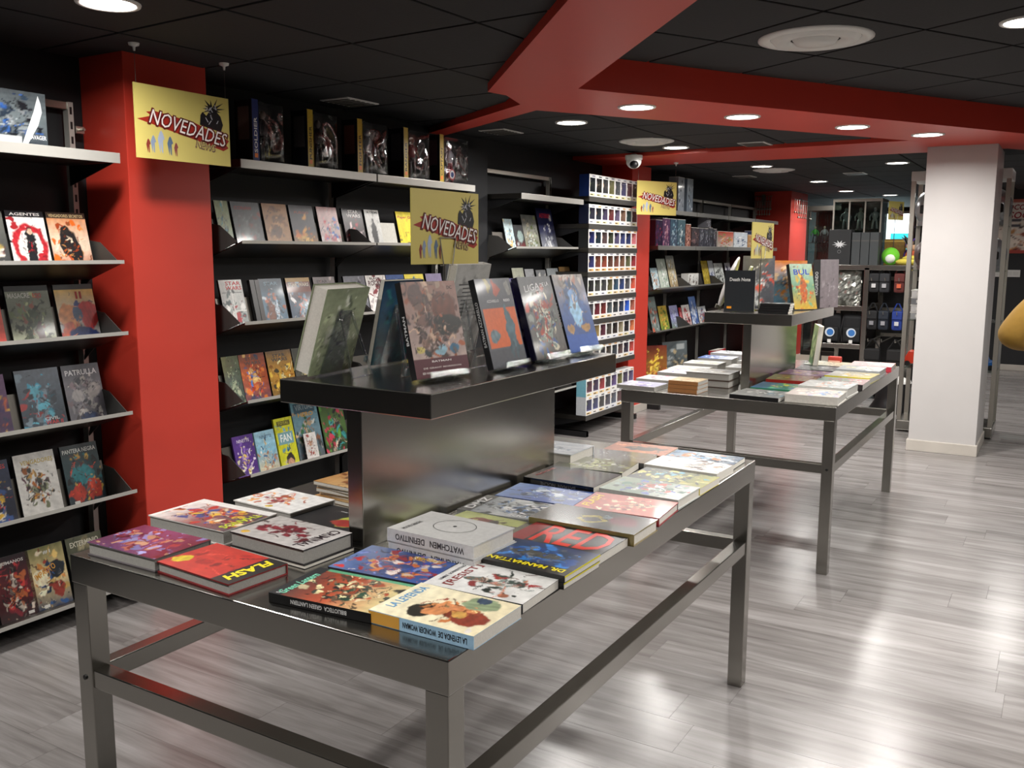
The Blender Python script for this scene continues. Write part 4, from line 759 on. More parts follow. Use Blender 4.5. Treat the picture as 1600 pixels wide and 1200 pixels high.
book('grey slipcased volume with black spine standing at the right of the background riser', .18, .27, .045, A('8a8084 989094', 'a8a0a4', n=6, seed=88), stand((-1.195, 5.40, ZR1), (.35, .94), 2), (), spine='1a1c1e', group=GR, hard=True, spine_title=('VAGABUNDO', 'a8a8a8', .5))
t = thing('wrapped_mask', 'plastic-wrapped grey oval mask leaning at the left of the background riser', 'mask', M=stand((-1.625, 4.90, ZR1), (.35, -.94), 20))
b = MB(); b.ball((0, .15, .01), .075, .15, .022, 20, 14); b.build('shell', plain('grey_shell', '8a8886', .3, var=.2), t, smooth=True)
MB().box(-.03, .03, 0, .02, 0, .03).build('foot_block', M_GREYPLATE, t)

# ================================================================== YELLOW SIGNS
def poly_part(name, pts, z, hexc, parent):
    MB().prism(pts, z, z+.0004).build(name, ink(hexc), parent)
def sign(label, M, W, H, cat='sign'):
    t = thing('news_sign', label, cat, M=M, group='yellow NOVEDADES signs')
    MB().box(-W/2, W/2, 0, H, -.002, .002).build('board', M_YELLOW, t)
    k = W/.49; Y = lambda v: v*H
    def P(pts): return [((x-.5)*W, y*H) for x, y in pts]
    poly_part('brush_stroke', P([(.02, .52), (.30, .43), (.60, .335), (.92, .22), (.98, .27), (.955, .31), (.99, .38), (.60, .58), (.20, .655), (.11, .63), (.16, .585)]), .0022, 'a02a1e', t)
    rng = random.Random(5)
    sp = []
    for i in range(26):
        a = 2*math.pi*i/26; r = (.17 if i % 2 else .06)*(.7+.7*rng.random()); sp.append((.81+r*.75*math.cos(a), .80+r*.8*math.sin(a)))
    poly_part('ink_splash', P(sp), .0022, '17161a', t)
    poly_part('ink_splash', P([(.665, .56), (.675, .70), (.70, .75), (.74, .70), (.78, .78), (.84, .80), (.90, .72), (.925, .60), (.90, .50), (.78, .52)]), .0026, '17161a', t)
    for i in range(15):
        x0, y0 = .75+rng.random()*.1, .6+rng.random()*.24; dx, dy = rng.uniform(-.04, .04), rng.uniform(-.07, .07)
        poly_part('ink_highlight', P([(x0, y0), (x0+dx, y0+dy), (x0+dx+.008, y0+dy), (x0+.012, y0)]), .0031, 'b8b8c0', t)
    for x, y, s, c in [(.12, .17, .8, '8a3a30'), (.17, .2, 1.0, '8a98b0'), (.25, .24, 1.3, 'a8b4cc'), (.34, .2, 1.1, '5a708a'), (.40, .16, .8, '8a4a48')]:
        poly_part('figure_print', P([(x-.012*s, y-.12*s), (x-.004*s, y), (x, y-.1*s), (x+.010*s, y-.12*s), (x+.012*s, y+.02*s), (x+.026*s, y+.04*s), (x+.012*s, y+.1*s), (x, y+.125*s), (x-.012*s, y+.1*s), (x-.028*s, y+.03*s)]), .0022, c, t)
    letter('lettering', 'NOVEDADES', '5e1512', t, .05*W, .475*H, .86*W, .25*H, .0036, rot=-9, shear=.25, bold=.07)
    letter('lettering', 'NOVEDADES', 'f2ece8', t, .05*W, .48*H, .825*W, .20*H, .0042, rot=-9, shear=.25, bold=.0)
    letter('lettering', 'NEWS', '7a5a50', t, .22*W, .26*H, .23*W, .12*H, .0036, rot=-7, shear=.2, bold=.05)
    letter('lettering', 'NEWS', 'dccb80', t, .22*W, .263*H, .21*W, .095*H, .0042, rot=-7, shear=.2, bold=-.01)
    return t
def hang(t, W, H, z_board, z_ceil):
    h = z_ceil-z_board
    for s in (-1, 1):
        MB().tube([(s*W*.47, H-.002, 0), (s*W*.47, h-.012, 0)], .0011, 5).build('wire', M_GREYPLATE, t)
        b = MB(); b.lathe([(.004, -.03), (.006, -.014), (.02, -.009), (.022, 0)], n=16); b.v = [(x+s*W*.47, h+zz, y) for x, y, zz in b.v]; b.build('ceiling_hook', M_WHITEP, t, smooth=True)
def pole_stand(t, W, H, below):
    MB().tube([(0, -below+.004, -.006), (0, H*.1, -.006)], .0035, 8).build('pole', M_GREYPLATE, t)
    for s in (-1, 1): MB().tube([(s*.02*W/.3, -.004, -.004), (s*.02*W/.3, -.004, .006), (s*.036*W/.3, H*.36, .006)], .0016, 6).build('wire_clip', M_STEEL_SHELF, t)
    MB().tube([(-.036*W/.3, H*.36, .006), (.036*W/.3, H*.36, .006)], .0016, 6).build('wire_clip', M_STEEL_SHELF, t)
    b = MB(); b.lathe([(0, -.002), (.035, -.002), (.035, .004), (0, .006)], n=20); b.v = [(x, zz-below+.002, y) for x, y, zz in b.v]; b.build('base_plate', M_STEEL, t, smooth=False)
s1 = sign('large yellow sign reading NOVEDADES hanging on wires before the nearest red pillar', stand((-3.242, 2.695, 1.868), (0, 1)), .485, .292); hang(s1, .485, .292, 1.868, ZL)
s2 = sign('yellow NOVEDADES sign on a thin stand on the foreground riser', stand((-1.42, 2.015, 1.466), (.02, 1)), .296, .19); pole_stand(s2, .296, .19, 1.466-ZR1)
s3 = sign('yellow NOVEDADES sign hanging before the second red pillar', stand((-3.10, 7.55, 1.815), (.44, .90)), .45, .285); hang(s3, .45, .285, 1.815, ZS)
s4 = sign('yellow NOVEDADES sign on a thin stand on the background riser', stand((-1.415, 4.93, 1.468), (.06, 1)), .33, .188); pole_stand(s4, .33, .188, 1.468-ZR1)

# ================================================================== PACKAGED FIGURES ON THE TOP SHELF
def hexmix(b, h): b.col = lin(h)
def figure(b, s, c1, c2, c3, ox=0, oy=0, oz=0):
    """small generic standing figurine, front towards +x"""
    b.col = lin(c3); b.ball((ox, oy, oz+.90*s), .075*s, .07*s, .09*s, 10, 8)
    b.col = lin(c1); b.ball((ox, oy, oz+.64*s), .085*s, .14*s, .19*s, 10, 8)
    b.col = lin(c2); b.ball((ox, oy, oz+.46*s), .075*s, .10*s, .07*s, 10, 6)
    for q in (-1, 1):
        b.tube([(ox, oy+q*.06*s, oz+.46*s), (ox+.01*s, oy+q*.085*s, oz+.24*s), (ox, oy+q*.10*s, oz+.02*s)], .045*s, 7)
        b.col = lin(c1); b.tube([(ox, oy+q*.13*s, oz+.74*s), (ox+.02*s, oy+q*.22*s, oz+.58*s), (ox+.07*s, oy+q*.20*s, oz+.42*s)], .033*s, 7); b.col = lin(c2)
    return b
def blister_pack(y0, w, h, side, strip, fig, label, text):
    x0, x1 = -3.485, -3.36; d = x1-x0; zb = 1.919
    t = thing('action_figure_pack', label, 'toy', (x0, y0, zb), group='packaged action figures on the top shelf')
    b = MB(); b.col = lin('15151a'); b.box(0, .006, 0, w, 0, h*.98); b.box(0, d*.9, 0, .003, 0, h*.96); b.box(0, d, 0, w, 0, .004)
    b.col = lin(side); b.prism([(.02, -.0008), (d*.75, -.0008), (d*.75, -.0002), (.02, -.0002)], h*.35, h*.86)
    b.build('card', M_COVERM, t, color=True)
    b = MB(); b.col = lin(strip); b.box(d*.86, d*.9, .002, .042, .004, h*.97); b.build('spine_strip', M_COVERM, t, color=True)
    letter('strip_lettering', text, 'e8e8e8' if strip[0] in '0123' else '3a2a10', t, 0, 0, h*.55, .02, 0, post=Matrix(((0, 0, 1, d*.9+.0005), (0, -1, 0, .022), (1, 0, 0, h*.42), (0, 0, 0, 1))))
    MB().box(d*.9, d*.9+.0008, .012, .032, .02, .04).build('price_sticker', ink('f08030'), t)
    f = figure(MB(), h*.82, *fig, ox=d*.5, oy=w*.56, oz=.01); f.build('figurine', M_COVERM, t, color=True, smooth=True)
    b = MB(); a0, a1 = .045, w-.004; e = .02
    pts = [(a0, .006), (a1-e, .006), (a1, .03), (a1, h*.86), (a1-e, h*.93), (a0+e, h*.95), (a0, h*.90)]
    n = len(pts); v = [(d*.25, y, z) for y, z in pts] + [(d*.93, y, z) for y, z in pts]
    b.add(v, [(i, (i+1) % n, (i+1) % n+n, i+n) for i in range(n)]); b.build('blister', M_BLISTER, t)
    rg = np.random.default_rng(int(y0*1000)); V = []; F = []; nx, ny = 14, 20; ph = rg.uniform(0, 6, 6)
    for jj in range(ny+1):
        for ii in range(nx+1):
            uu, vv = ii/nx, jj/ny; y = a0+(a1-a0)*uu; z = .012+(h*.93-.012)*vv
            bul = (1-(2*uu-1)**6)*(1-(2*vv-1)**8); wv = .5*math.sin(9*uu+ph[0]+3*math.sin(5*vv+ph[1]))+.5*math.sin(7*vv+ph[2]+2.5*math.sin(6*uu+ph[3]))
            V.append((d*.93+bul*(.018+.006*wv), y, z))
    for jj in range(ny):
        for ii in range(nx): F.append((jj*(nx+1)+ii, jj*(nx+1)+ii+1, (jj+1)*(nx+1)+ii+1, (jj+1)*(nx+1)+ii))
    MB().add(V, F).build('blister_front', M_BLISTER, t, smooth=True)
    return t
for y0, w, h, sd, st, fg, lb, tx in [(3.197, .205, .30, '5a4a44', '2a3a78', ('2a2c30', '1e2024', '8a7a70'), 'tall figure pack with navy spine strip, first from left on the top shelf', 'SOLDIER'),
                                   (3.569, .225, .30, '4a4444', 'c8a830', ('2a1e20', '241c20', '5a4a48'), 'figure pack with yellow spine strip, second on the top shelf', 'PUNISHER'),
                                   (3.954, .255, .30, '6a3a30', 'c8a030', ('8a8a90', '5a5a62', 'a0a0a4'), 'figure pack with brightest glare on its blister, third on the top shelf', 'FIGHTER'),
                                   (4.363, .25, .30, '3a3438', 'c8a838', ('7a2428', '40282c', '8a5a50'), 'figure pack holding a dark red figure, fourth on the top shelf', 'RANGER'),
                                   (4.722, .31, .30, '4a3038', 'c8a838', ('8a8088', '7a3038', 'b09088'), 'wide figure pack with red and white round accessory, last on the top shelf', 'CAPTAIN')]:
    p = blister_pack(y0, w, h, sd, st, fg, lb, tx)
for rr, c, xx in ((.035, 'a8202c', .118), (.026, 'd8d4d4', .119), (.016, '28407a', .12)):
    b = MB(); b.lathe([(0, 0), (rr, 0), (rr, .003), (0, .003)], n=24); b.v = [(xx+z, .12+x, .055+y) for x, y, z in b.v]; b.build('round_accessory', ink(c), p)
# packed statue box on the top-left shelf
t = thing('statue_box', 'glossy black statue box with white swoosh on the top left shelf', 'box', M=stand((-3.41, 2.05, 1.8865), (0, 1), 0))
VV, FF, CC = [], [], []
art_grid(VV, FF, CC, A('3a4048 6a7478 4a5054', '1c2026 9aa4a8 2a3848 30589a 8a9094', n=46, seed=9, bands=((0, .62, 0, .16, 'd8dcdc'),)), -.14, .135, 0, .20, 0, 44, 40)
b = MB(); b.v = VV; b.f = FF; b.c = CC; b.m = [0]*len(FF); b.col = lin('15181c'); b.box(-.14, .135, 0, .20, -.11, -.0003); b.build('carton', M_WRAP, t, color=True)
poly_part('swoosh_print', [(.03, .0), (.05, 0), (.10, .08), (.118, .13), (.115, .16), (.105, .19), (.085, .13)], .0003, 'dfe3e4', t)
letter('lettering', 'RAVAGER', 'd8dce0', t, .095, .035, .07, .016, .0006)
b = MB(); b.box(-.012, .012, -.02, .0, -.012, .012); 
# small clips on the wall uprights
for y, zz, l in ((2.475, 2.0, 'small chrome clip on the wall rail above the left shelves'), (5.055, 1.93, 'small chrome clip on the black panel right of the packaged figures')):
    t = thing('wall_clip', l, 'clip', (-3.64 if y < 3 else -3.598, y, zz)); MB().box(0, .012, -.02, .02, -.015, .015).build('plate', M_STEEL_SHELF, t, bevel=.002); MB().tube([(.012, 0, 0), (.04, 0, 0)], .006, 8).build('peg', M_STEEL_SHELF, t)

# ================================================================== ROWS OF BOXED VINYL FIGURINES
pw, pd = .1193, .088
rowc = [['3a4450', '303438', '40444c', '6a6a48', '505458', '4a4a6a', '6a4a50', '5a4a40'], ['4a4a60', '404a58', '5a5070', '6a3038', '5a5068', '70584a', '3a5050', '6a2c34'], ['28306a', '203a50', '5a4a50', '3a4234', '4a4462', '303a6a', '26305c', 'a86a70'],
        ['2e3470', '7a4438', '8a4a3a', '5a3a30', '70443a', '6a4a38', '58583a', '8a3038'], ['2a2a2c', '50504e', '44464a', '5a5638', '2a4a60', '243a6a', '4a4a50', 'a8503a'], ['4a4a50', '6a2430', '70302c', '505a5c', '3a3e40', '2a3a58', '3060b0', '9a6050'],
        ['242428', '8a7a50', '5a3040', '504a44', '2e2420', '8a8470', '1e1e22', 'b0704a'], ['3a3a40', '484a50', '2e2e34', '54504a', '40444c', '5a4a4a', '302a40', 'a8504a'], ['5a3040', '3a2a50', '8a2a34', '2c2c34', '5a4a7a', '6a6a38', '4a4060', '5a5078'], ['2c3060', '38406a', '3a3a3c', '4a4a58', '505a6a', '5a3a40', '44485a', '3a3a48']]
cnames = {'b': 'blue'}
def cname(h):
    r, g, b = (int(h[i:i+2], 16) for i in (0, 2, 4)); m, n = max(r, g, b), min(r, g, b)
    if m-n < 22: return 'dark' if m < 60 else 'grey'
    if b == m: return 'blue' if r < g+14 else 'purple'
    if r == m: return 'red' if g < r*.55 else ('brown' if b < g else 'mauve')
    return 'olive'
def pop_body(h, back, strip, side, top):
    b = MB(); W = pw-.0015; x0, x1 = .013, W-.010; z0, z1 = .036, h-.026; w = lin('e4e4e2')
    b.col = lin(side); b.add([(0, 0, 0), (pd, 0, 0), (pd, 0, h), (0, 0, h)], [(0, 1, 2, 3)])
    b.col = w; b.add([(0, W, 0), (0, W, h), (pd, W, h), (pd, W, 0)], [(0, 1, 2, 3)]); b.add([(0, 0, 0), (0, 0, h), (0, W, h), (0, W, 0)], [(0, 1, 2, 3)])
    b.add([(0, 0, h), (pd, 0, h), (pd, W, h), (0, W, h)], [(0, 1, 2, 3)]); b.add([(0, 0, 0), (0, W, 0), (pd, W, 0), (pd, 0, 0)], [(0, 1, 2, 3)])
    X = pd
    for (a0, a1, c0, c1) in ((0, x0, 0, h), (x1, W, 0, h), (x0, x1, 0, z0), (x0, x1, z1, h)): b.add([(X, a0, c0), (X, a1, c0), (X, a1, c1), (X, a0, c1)], [(0, 1, 2, 3)])
    for (a0, a1, c0, c1, cc) in ((x0, x1*.95, .006, .024, strip), (x0+.01, x0+.055, .011, .019, '2a2a2c'), (W*.45, W*.9, h-.019, h-.008, top)):
        b.col = lin(cc); e = X+.0004+(.0003 if cc == '2a2a2c' else 0); b.add([(e, a0, c0), (e, a1, c0), (e, a1, c1), (e, a0, c1)], [(0, 1, 2, 3)])
    i = .012; b.col = tuple(min(1, q*2.4+.02) for q in lin(back))
    b.add([(i, x0, z0), (i, x1, z0), (i, x1, z1), (i, x0, z1)], [(0, 1, 2, 3)])
    for p, q in (((x0, z0), (x1, z0)), ((x1, z0), (x1, z1)), ((x1, z1), (x0, z1)), ((x0, z1), (x0, z0))): b.add([(i, *p), (i, *q), (X, *q), (X, *p)], [(0, 1, 2, 3)])
    return b.mesh('box', M_COVERM, color=True)
def vinyl(c1, c2, c3):
    b = MB(); b.col = lin(c3); b.ball((.045, .058, .088), .026, .030, .026, 10, 8); b.col = lin(c2); b.ball((.043, .058, .097), .027, .031, .021, 10, 6)
    b.col = lin(c1); b.ball((.046, .058, .055), .015, .019, .022, 8, 6)
    for q in (-1, 1): b.tube([(.046, .058+q*.009, .05), (.048, .058+q*.011, .038)], .008, 6)
    return b.mesh('figurine', M_COVERM, color=True, smooth=True)
vins = [vinyl(*c) for c in (('2a2c34', '1e1a1a', 'd8b898'), ('e0e0dc', 'b8b8b4', 'd8d8d0'), ('a02830', '802028', 'd8b090'), ('3a5aa0', 'c8a850', 'e0c0a0'), ('5a5040', '3a2418', 'c89878'), ('e8b838', '302820', 'd8a880'), ('4a6a48', '2a3a28', '8aa070'), ('d8d0d8', '5a4060', 'e0c8b8'))]
pane_me = MB().add([(pd-.001, .013, .036), (pd-.001, pw-.0115, .036), (pd-.001, pw-.0115, .127), (pd-.001, .013, .127)], [(0, 1, 2, 3)]).mesh('window_pane', M_PANE)
ordn = ['first', 'second', 'third', 'fourth', 'fifth', 'sixth', 'seventh', 'eighth']
rown = ['top', 'second', 'third', 'fourth', 'fifth', 'sixth', 'seventh', 'eighth', 'ninth', 'lowest']
_bodies = {}
rr = random.Random(8)
for ri in range(10):
    zz = (popz[ri] if ri < 9 else popz[8]) + .0015; hh = .153
    if ri == 0: hh = .172
    if ri == 7: hh = .148
    if ri == 8: zz += .1535
    for ci in range(8):
        bk = rowc[ri][ci]
        st = {3: 'e8a860', 0: 'e8e0a0'}.get(ri, rr.choice(['e8d8a0', 'e8e4dc', 'e8c890', 'd8dce8']))
        sd = ['1c3a80', '141c38', '15181a', '1a1a20', '202024', '24282a', '1c1c1e', '2a2a2c', '70a8b8', 'b8bcc0'][ri] if ci == 0 else 'd8d8d4'
        key = (hh, bk, st, sd)
        if key not in _bodies: _bodies[key] = pop_body(hh, bk, st, sd, rr.choice(['4a4a50', '8a8a98', 'c89858']))
        o = tag(link('boxed_figurine', _bodies[key]), f'boxed figurine with {cname(bk)} backing, {ordn[ci]} from left in the {rown[ri]} row of white boxes', 'toy', 'white boxed figurines in rows')
        o.location = (-3.295-pd, 6.6325+ci*pw, zz)
        f = link('figurine', rr.choice(vins), o); f.scale = (1, 1, hh/.153)
        p = link('window_pane', pane_me, o); p.scale = (1, 1, hh/.153)

# ================================================================== BOXES ON THE FAR WALL SHELVES
def carton(name, label, cat, y0, w, h, d, z, art, group, x=-3.37, mat=None, cap=None):
    art.seed = art.seed or S_()
    t = thing(name, label, cat, M=stand((x, y0+w/2, z), (0, 1)), group=group)
    VV, FF, CC = [], [], []; art_grid(VV, FF, CC, art, -w/2, w/2, 0, h, 0, 14, 18)
    b = MB(); b.v = VV; b.f = FF; b.c = CC; b.m = [0]*len(FF); b.col = tuple(art.bg[0]); b.box(-w/2, w/2, 0, h, -d, -.0003); b.build('carton', mat or M_WRAP, t, color=True)
    b = MB(); b.col = lin(cap or 'c8c4bc'); b.box(-w/2, w/2, h, h+.004, -d, 0); b.build('lid', M_COVERM, t, color=True)
    return t
GB = 'toy cartons on the far wall shelf'
for y, w, h, c, p, d in [(8.20, .16, .24, '241a30 30203c', '5a3a70 8a2a40', 'near-black purple'), (8.37, .19, .26, '4a3050 583a58', '9a5a70 3a2048 c8a0a8', 'plum'), (8.57, .19, .26, '40485a 3a5060', '6a8a98 2a3a50 b0c0c8', 'slate blue'), (8.77, .21, .26, '40505c 4a6068', '7a98a0 30404a c8d0d0', 'steel teal'), (9.0, .14, .22, '8a5a50 9a6a5c', 'e0b0a0 5a2a28', 'salmon striped'),
                         (9.17, .22, .19, '3a3034 443c40', '8a6a6a 5a5058', 'dark maroon'), (9.42, .12, .19, '50505a 5a5a64', '9a9aa4 2a2a34', 'grey window'), (9.56, .12, .19, '4a4a54 565660', 'a8a8b4 38383f', 'pewter window'), (9.70, .12, .2, '505058 5c5c64', '8a8a98 30303a', 'ash window'), (9.84, .12, .19, '44444c 50505a', 'b0b0ba 303038', 'graphite window'),
                         (10.0, .54, .17, 'd8cfc4 c84830', 'd84a30 e8a060 8a9a58 f0ece4', 'red and white'), (10.57, .52, .17, 'd8dce0 c8d0d8', '4a6080 8a98b0 f0f0f4', 'white and blue'), (11.12, .2, .15, 'b88a60 c89868', 'e0c098', 'sandy'), (11.35, .16, .2, '4a5070 58608a', 'a0a8c8', 'indigo'), (11.56, .3, .16, '8a8a90 9a9aa0', 'd0d0d4 50505a', 'silver'), (12.0, .22, .16, 'c8a8a8 d8b8b8', 'a05050', 'pale rose')]:
    carton('toy_carton', f'{d} toy carton on the flat shelf beyond the second red pillar', 'box', y, w, h, .12, 1.5585, A(c, p, n=26), GB)
carton('toy_carton', 'small grey cube carton on top of the window cartons', 'box', 9.62, .13, .1, .1, 1.763, A('6a6a70 74747a', 'a8a8b0'), GB)
carton('tall_carton', 'tall blue-grey carton standing on the far top shelf, left one', 'box', 8.75, .17, .33, .1, 1.9005, A('7a8088 9aa0a8', 'c8ccd4 5a6068', n=10), 'tall cartons on the far top shelf')
carton('tall_carton', 'tall blue-grey carton standing on the far top shelf, right one', 'box', 9.0, .17, .33, .1, 1.9005, A('6a7480 98a4b0', 'd8e0e8 505a64', n=10), 'tall cartons on the far top shelf')
for i in range(3):
    carton('small_figure_carton', f'small white carton with brown window, {ordn[i]} of three on the upper far sloped shelf', 'box', 9.30+i*.105, .1, .145, .08, 1.125, A('d8d8d4 e0e0dc', '5a3a24 2a201c', n=12, size=.12), 'small white cartons on the far sloped shelf', x=-3.44, mat=M_COVERM)

# hanging chains on the far red pillar
for loc, rz, lab in (((-3.57, 12.415, 2.24), -math.pi/2, 'row of hanging silver chains on the left face of the far red pillar'), ((-3.205, 12.86, 2.2), 0, 'row of hanging silver chains on the bright face of the far red pillar')):
    t = thing('pendant_rack', lab, 'jewellery rack', loc, rz); L = .12 if rz else .36
    for r_ in range(2):
        MB().tube([(.02+.05*r_, -L, -.07*r_), (.02+.05*r_, L, -.07*r_)], .004, 6).build('rail', M_STEEL_SHELF, t)
        for k in range(7):
            y = -L+.02+k*(2*L-.04)/6; b = MB(); b.tube([(.02+.05*r_, y, -.07*r_), (.02+.05*r_, y, -.07*r_-.16)], .004, 5); b.ball((.02+.05*r_, y, -.07*r_-.17), .014, n=8, m=6); b.build('pendant', M_STEEL_SHELF, t)
    MB().box(0, .025, -.02, .02, -.12, .02).build('wall_plate', M_STEEL_SHELF, t)

# ================================================================== DISPLAY TOWER BEHIND THE WHITE PILLAR
TX0, TX1, TY0, TY1 = -1.17, -0.44, 8.26, 8.72
t = thing('display_tower', 'steel and glass display tower behind the white pillar', 'shelving', ((TX0+TX1)/2, (TY0+TY1)/2, 0)); ox, oy = (TX0+TX1)/2, (TY0+TY1)/2; hx, hy = (TX1-TX0)/2, (TY1-TY0)/2
MB().box(-hx, hx, -hy, hy, .012, .10).build('base', M_STEEL, t, bevel=.01)
MB().box(-hx, hx, -hy, hy, 2.08, 2.16).build('top_cap', M_WHITEP, t, bevel=.006)
for sx in (-1, 1):
    for sy in (-1, 1): MB().box(sx*(hx-.02)-.017, sx*(hx-.02)+.017, sy*(hy-.02)-.017, sy*(hy-.02)+.017, .10, 2.08).build('post', M_STEEL_SHELF, t)
for zz in (.55, .95, 1.36, 1.72): MB().box(-hx+.01, hx-.01, -hy+.01, hy-.01, zz-.008, zz).build('glass_shelf', M_GLASS, t)
M_SILV = plain('silver_plastic', 'a8aaac', .25, metal=.5, var=.2)
def helmet(label, x, y, z, s, mat, group=None):
    t = thing('display_helmet', label, 'helmet', (x, y, z), group=group)
    MB().ball((0, 0, .15*s), .13*s, .14*s, .15*s, 18, 12).build('shell', mat, t, smooth=True)
    MB().box(-.07*s, .07*s, -.145*s, -.10*s, .10*s, .17*s).build('visor', M_BLACK, t, bevel=.01*s)
    MB().lathe([(.09*s, 0), (.10*s, .02*s), (.09*s, .06*s)], n=16).build('neck_ring', mat, t, smooth=True)
helmet('silver helmet on the top glass shelf left of the white pillar', -1.03, 8.47, 1.7205, 1.0, M_SILV); helmet('silver helmet on the top glass shelf right of the white pillar', -.56, 8.47, 1.7205, 1.0, M_SILV)
helmet('grey bust-like helmet on the second glass shelf right of the pillar', -.56, 8.47, 1.3605, .9, plain('grey_resin', '8a8c90', .4)); helmet('dark helmet on the second glass shelf left of the pillar', -1.03, 8.47, 1.3605, .85, plain('dark_resin', '5a4a48', .4))
for i, (c, zz) in enumerate([('9a9c9e', .9505), ('c8c8c8', 1.0115), ('7a7c80', 1.0725), ('d0d0d0', 1.1335)]):
    t = thing('clear_storage_box', f'grey storage box, {ordn[i]} from below in the stack on the glass tower', 'box', (-1.03, 8.45, zz), group='stacked boxes on the glass tower')
    MB().box(-.09, .09, -.12, .12, 0, .052).build('body', plain('storage_'+c, c, .35), t, bevel=.004); MB().box(-.094, .094, -.124, .124, .052, .06).build('lid', M_WHITEP, t, bevel=.002); MB().box(-.05, .05, -.1255, -.124, .015, .04).build('label_card', ink('e4e4e0'), t)
for i, (x, c, l) in enumerate([(-1.07, 'c83a24', 'orange red toy car body on the low glass shelf left of the pillar'), (-.55, '2a70c0', 'bright blue toy on the low glass shelf right of the pillar')]):
    t = thing('plastic_toy', l, 'toy', (x, 8.45, .5505)); m_ = plain('toy_'+c, c, .3)
    MB().prism_y([(-.09, .02), (.09, .02), (.085, .07), (.04, .075), (.02, .125), (-.05, .125), (-.075, .075), (-.09, .065)], -.07, .07).build('body', m_, t, bevel=.006)
    for sx in (-.055, .055):
        for sy in (-.07, .07):
            b = MB(); b.lathe([(0, -.008), (.022, -.008), (.022, .008), (0, .008)], n=14); b.v = [(xx+sx, zz+sy, yy+.022) for xx, yy, zz in b.v]; b.build('wheel', M_BLACK, t)

# ================================================================== FAR ISLAND WITH MERCHANDISE
IX0, IX1, IY0, IY1 = -2.24, -1.32, 9.95, 10.9
t = thing('merchandise_island', 'steel frame island shelf loaded with toys and bags left of the white pillar', 'shelving', ((IX0+IX1)/2, (IY0+IY1)/2, 0)); ox, oy = t.location.x, t.location.y; hx, hy = (IX1-IX0)/2, (IY1-IY0)/2
for px in (-hx, -.02, hx-.05):
    for py in (-hy, hy-.05): MB().box(px, px+.05, py, py+.05, 0, 1.35).build('post', M_STEEL, t, bevel=.003)
for zz, a0, a1 in ((1.375, -hx, hx), (.955, -hx, -.02), (.56, -hx, -.02), (.12, -hx, hx)): MB().box(a0, a1, -hy, hy, zz-.05, zz).build('shelf', M_STEEL, t, bevel=.003)
for zz in (1.22, .88, .6):
    for k in range(3):
        x = .06+k*.13; MB().tube([(x, hy-.03, zz), (x, -hy-.02, zz), (x, -hy-.04, zz+.03)], .005, 6).build('hook_arm', M_STEEL_SHELF, t)
    MB().box(.03, hx-.05, hy-.04, hy-.02, zz-.02, zz+.02).build('hook_bar', M_STEEL_SHELF, t)
MB().box(-hx+.05, hx-.05, hy-.012, hy-.004, .12, 1.33).build('back_panel', M_BLACK, t)  # added black sheet, darkens the gap by hiding bright floor and window behind
t = thing('emblem_box', 'black collector box with a white spiky beast emblem on the island shelf', 'box', (-2.06, 10.05, 1.3755), .0)
MB().box(-.11, .11, -.09, .09, 0, .36).build('carton', plain('matt_black_card', '1e2022', .5), t, bevel=.004)
b = MB(); pts = []
for i in range(20):
    a = 2*math.pi*i/20; r = (.075 if i % 2 == 0 else .03)*(1 if math.sin(a) > -.3 else .8); pts.append((r*math.cos(a), .205+r*.62*math.sin(a)))
b.add([(x, -.0915, z) for x, z in pts] + [(x, -.0905, z) for x, z in pts], [tuple(range(20)), tuple(range(39, 19, -1))] + [((i+1) % 20, i, i+20, (i+1) % 20+20) for i in range(20)]); b.build('emblem', ink('d4d6d8'), t)
b = MB(); b.tube([(.016*math.cos(q*.6), -.0915, .135+.016*math.sin(q*.6)) for q in range(12)], .0018, 5); b.build('emblem_ring', ink('8a8c8e'), t)
for i in range(3):
    t = thing('grey_game_box', f'grey hinged box, {ordn[i]} from the emblem box on the island shelf', 'box', (-1.90+i*.088, 10.06, 1.3755), group='grey boxes beside the emblem box')
    MB().box(-.041, .041, -.09, .09, 0, .33).build('carton', plain('slate_card', '3c4042', .45), t, bevel=.003); MB().box(-.042, .042, -.0915, -.089, .24, .25).build('band', M_GREYPLATE, t)
# glass case above
t = thing('glass_case', 'clear glass display case on the back of the island', 'display case', (-1.98, 10.55, 1.3755))
for s in (-1, 1): MB().box(s*.24-.004, s*.24+.004, -.18, .18, 0, .66).build('side_pane', M_GLASS, t)
MB().box(-.24, .24, -.184, -.176, 0, .66).build('front_pane', M_GLASS, t); MB().box(-.25, .25, -.19, .19, .66, .69).build('steel_top', M_STEEL_SHELF, t); MB().box(-.24, .24, .17, .178, 0, .66).build('back_panel', M_BLACK, t)
for x in (-.24, -.08, .08, .24): MB().box(x-.008, x+.008, -.19, -.184, 0, .66).build('frame_bar', M_STEEL_SHELF, t)
MB().box(-.236, .236, -.17, .17, .36, .367).build('glass_shelf', M_GLASS, t)
for i, (x, c) in enumerate([(-.15, '8a9094'), (0, 'a0a4a0'), (.15, '9aa0a8')]):
    f = thing('display_statuette', f'grey statuette, {ordn[i]} in the glass case', 'figurine', (-1.98+x, 10.55, 1.7435), rz=-math.pi/2, group='statuettes in the glass case')
    figure(MB(), .24, c, c, c).build('figure', M_COVERM, f, color=True, smooth=True); MB().lathe([(0, 0), (.05, 0), (.045, .012), (0, .012)], n=14).build('plinth', M_BLACK, f)
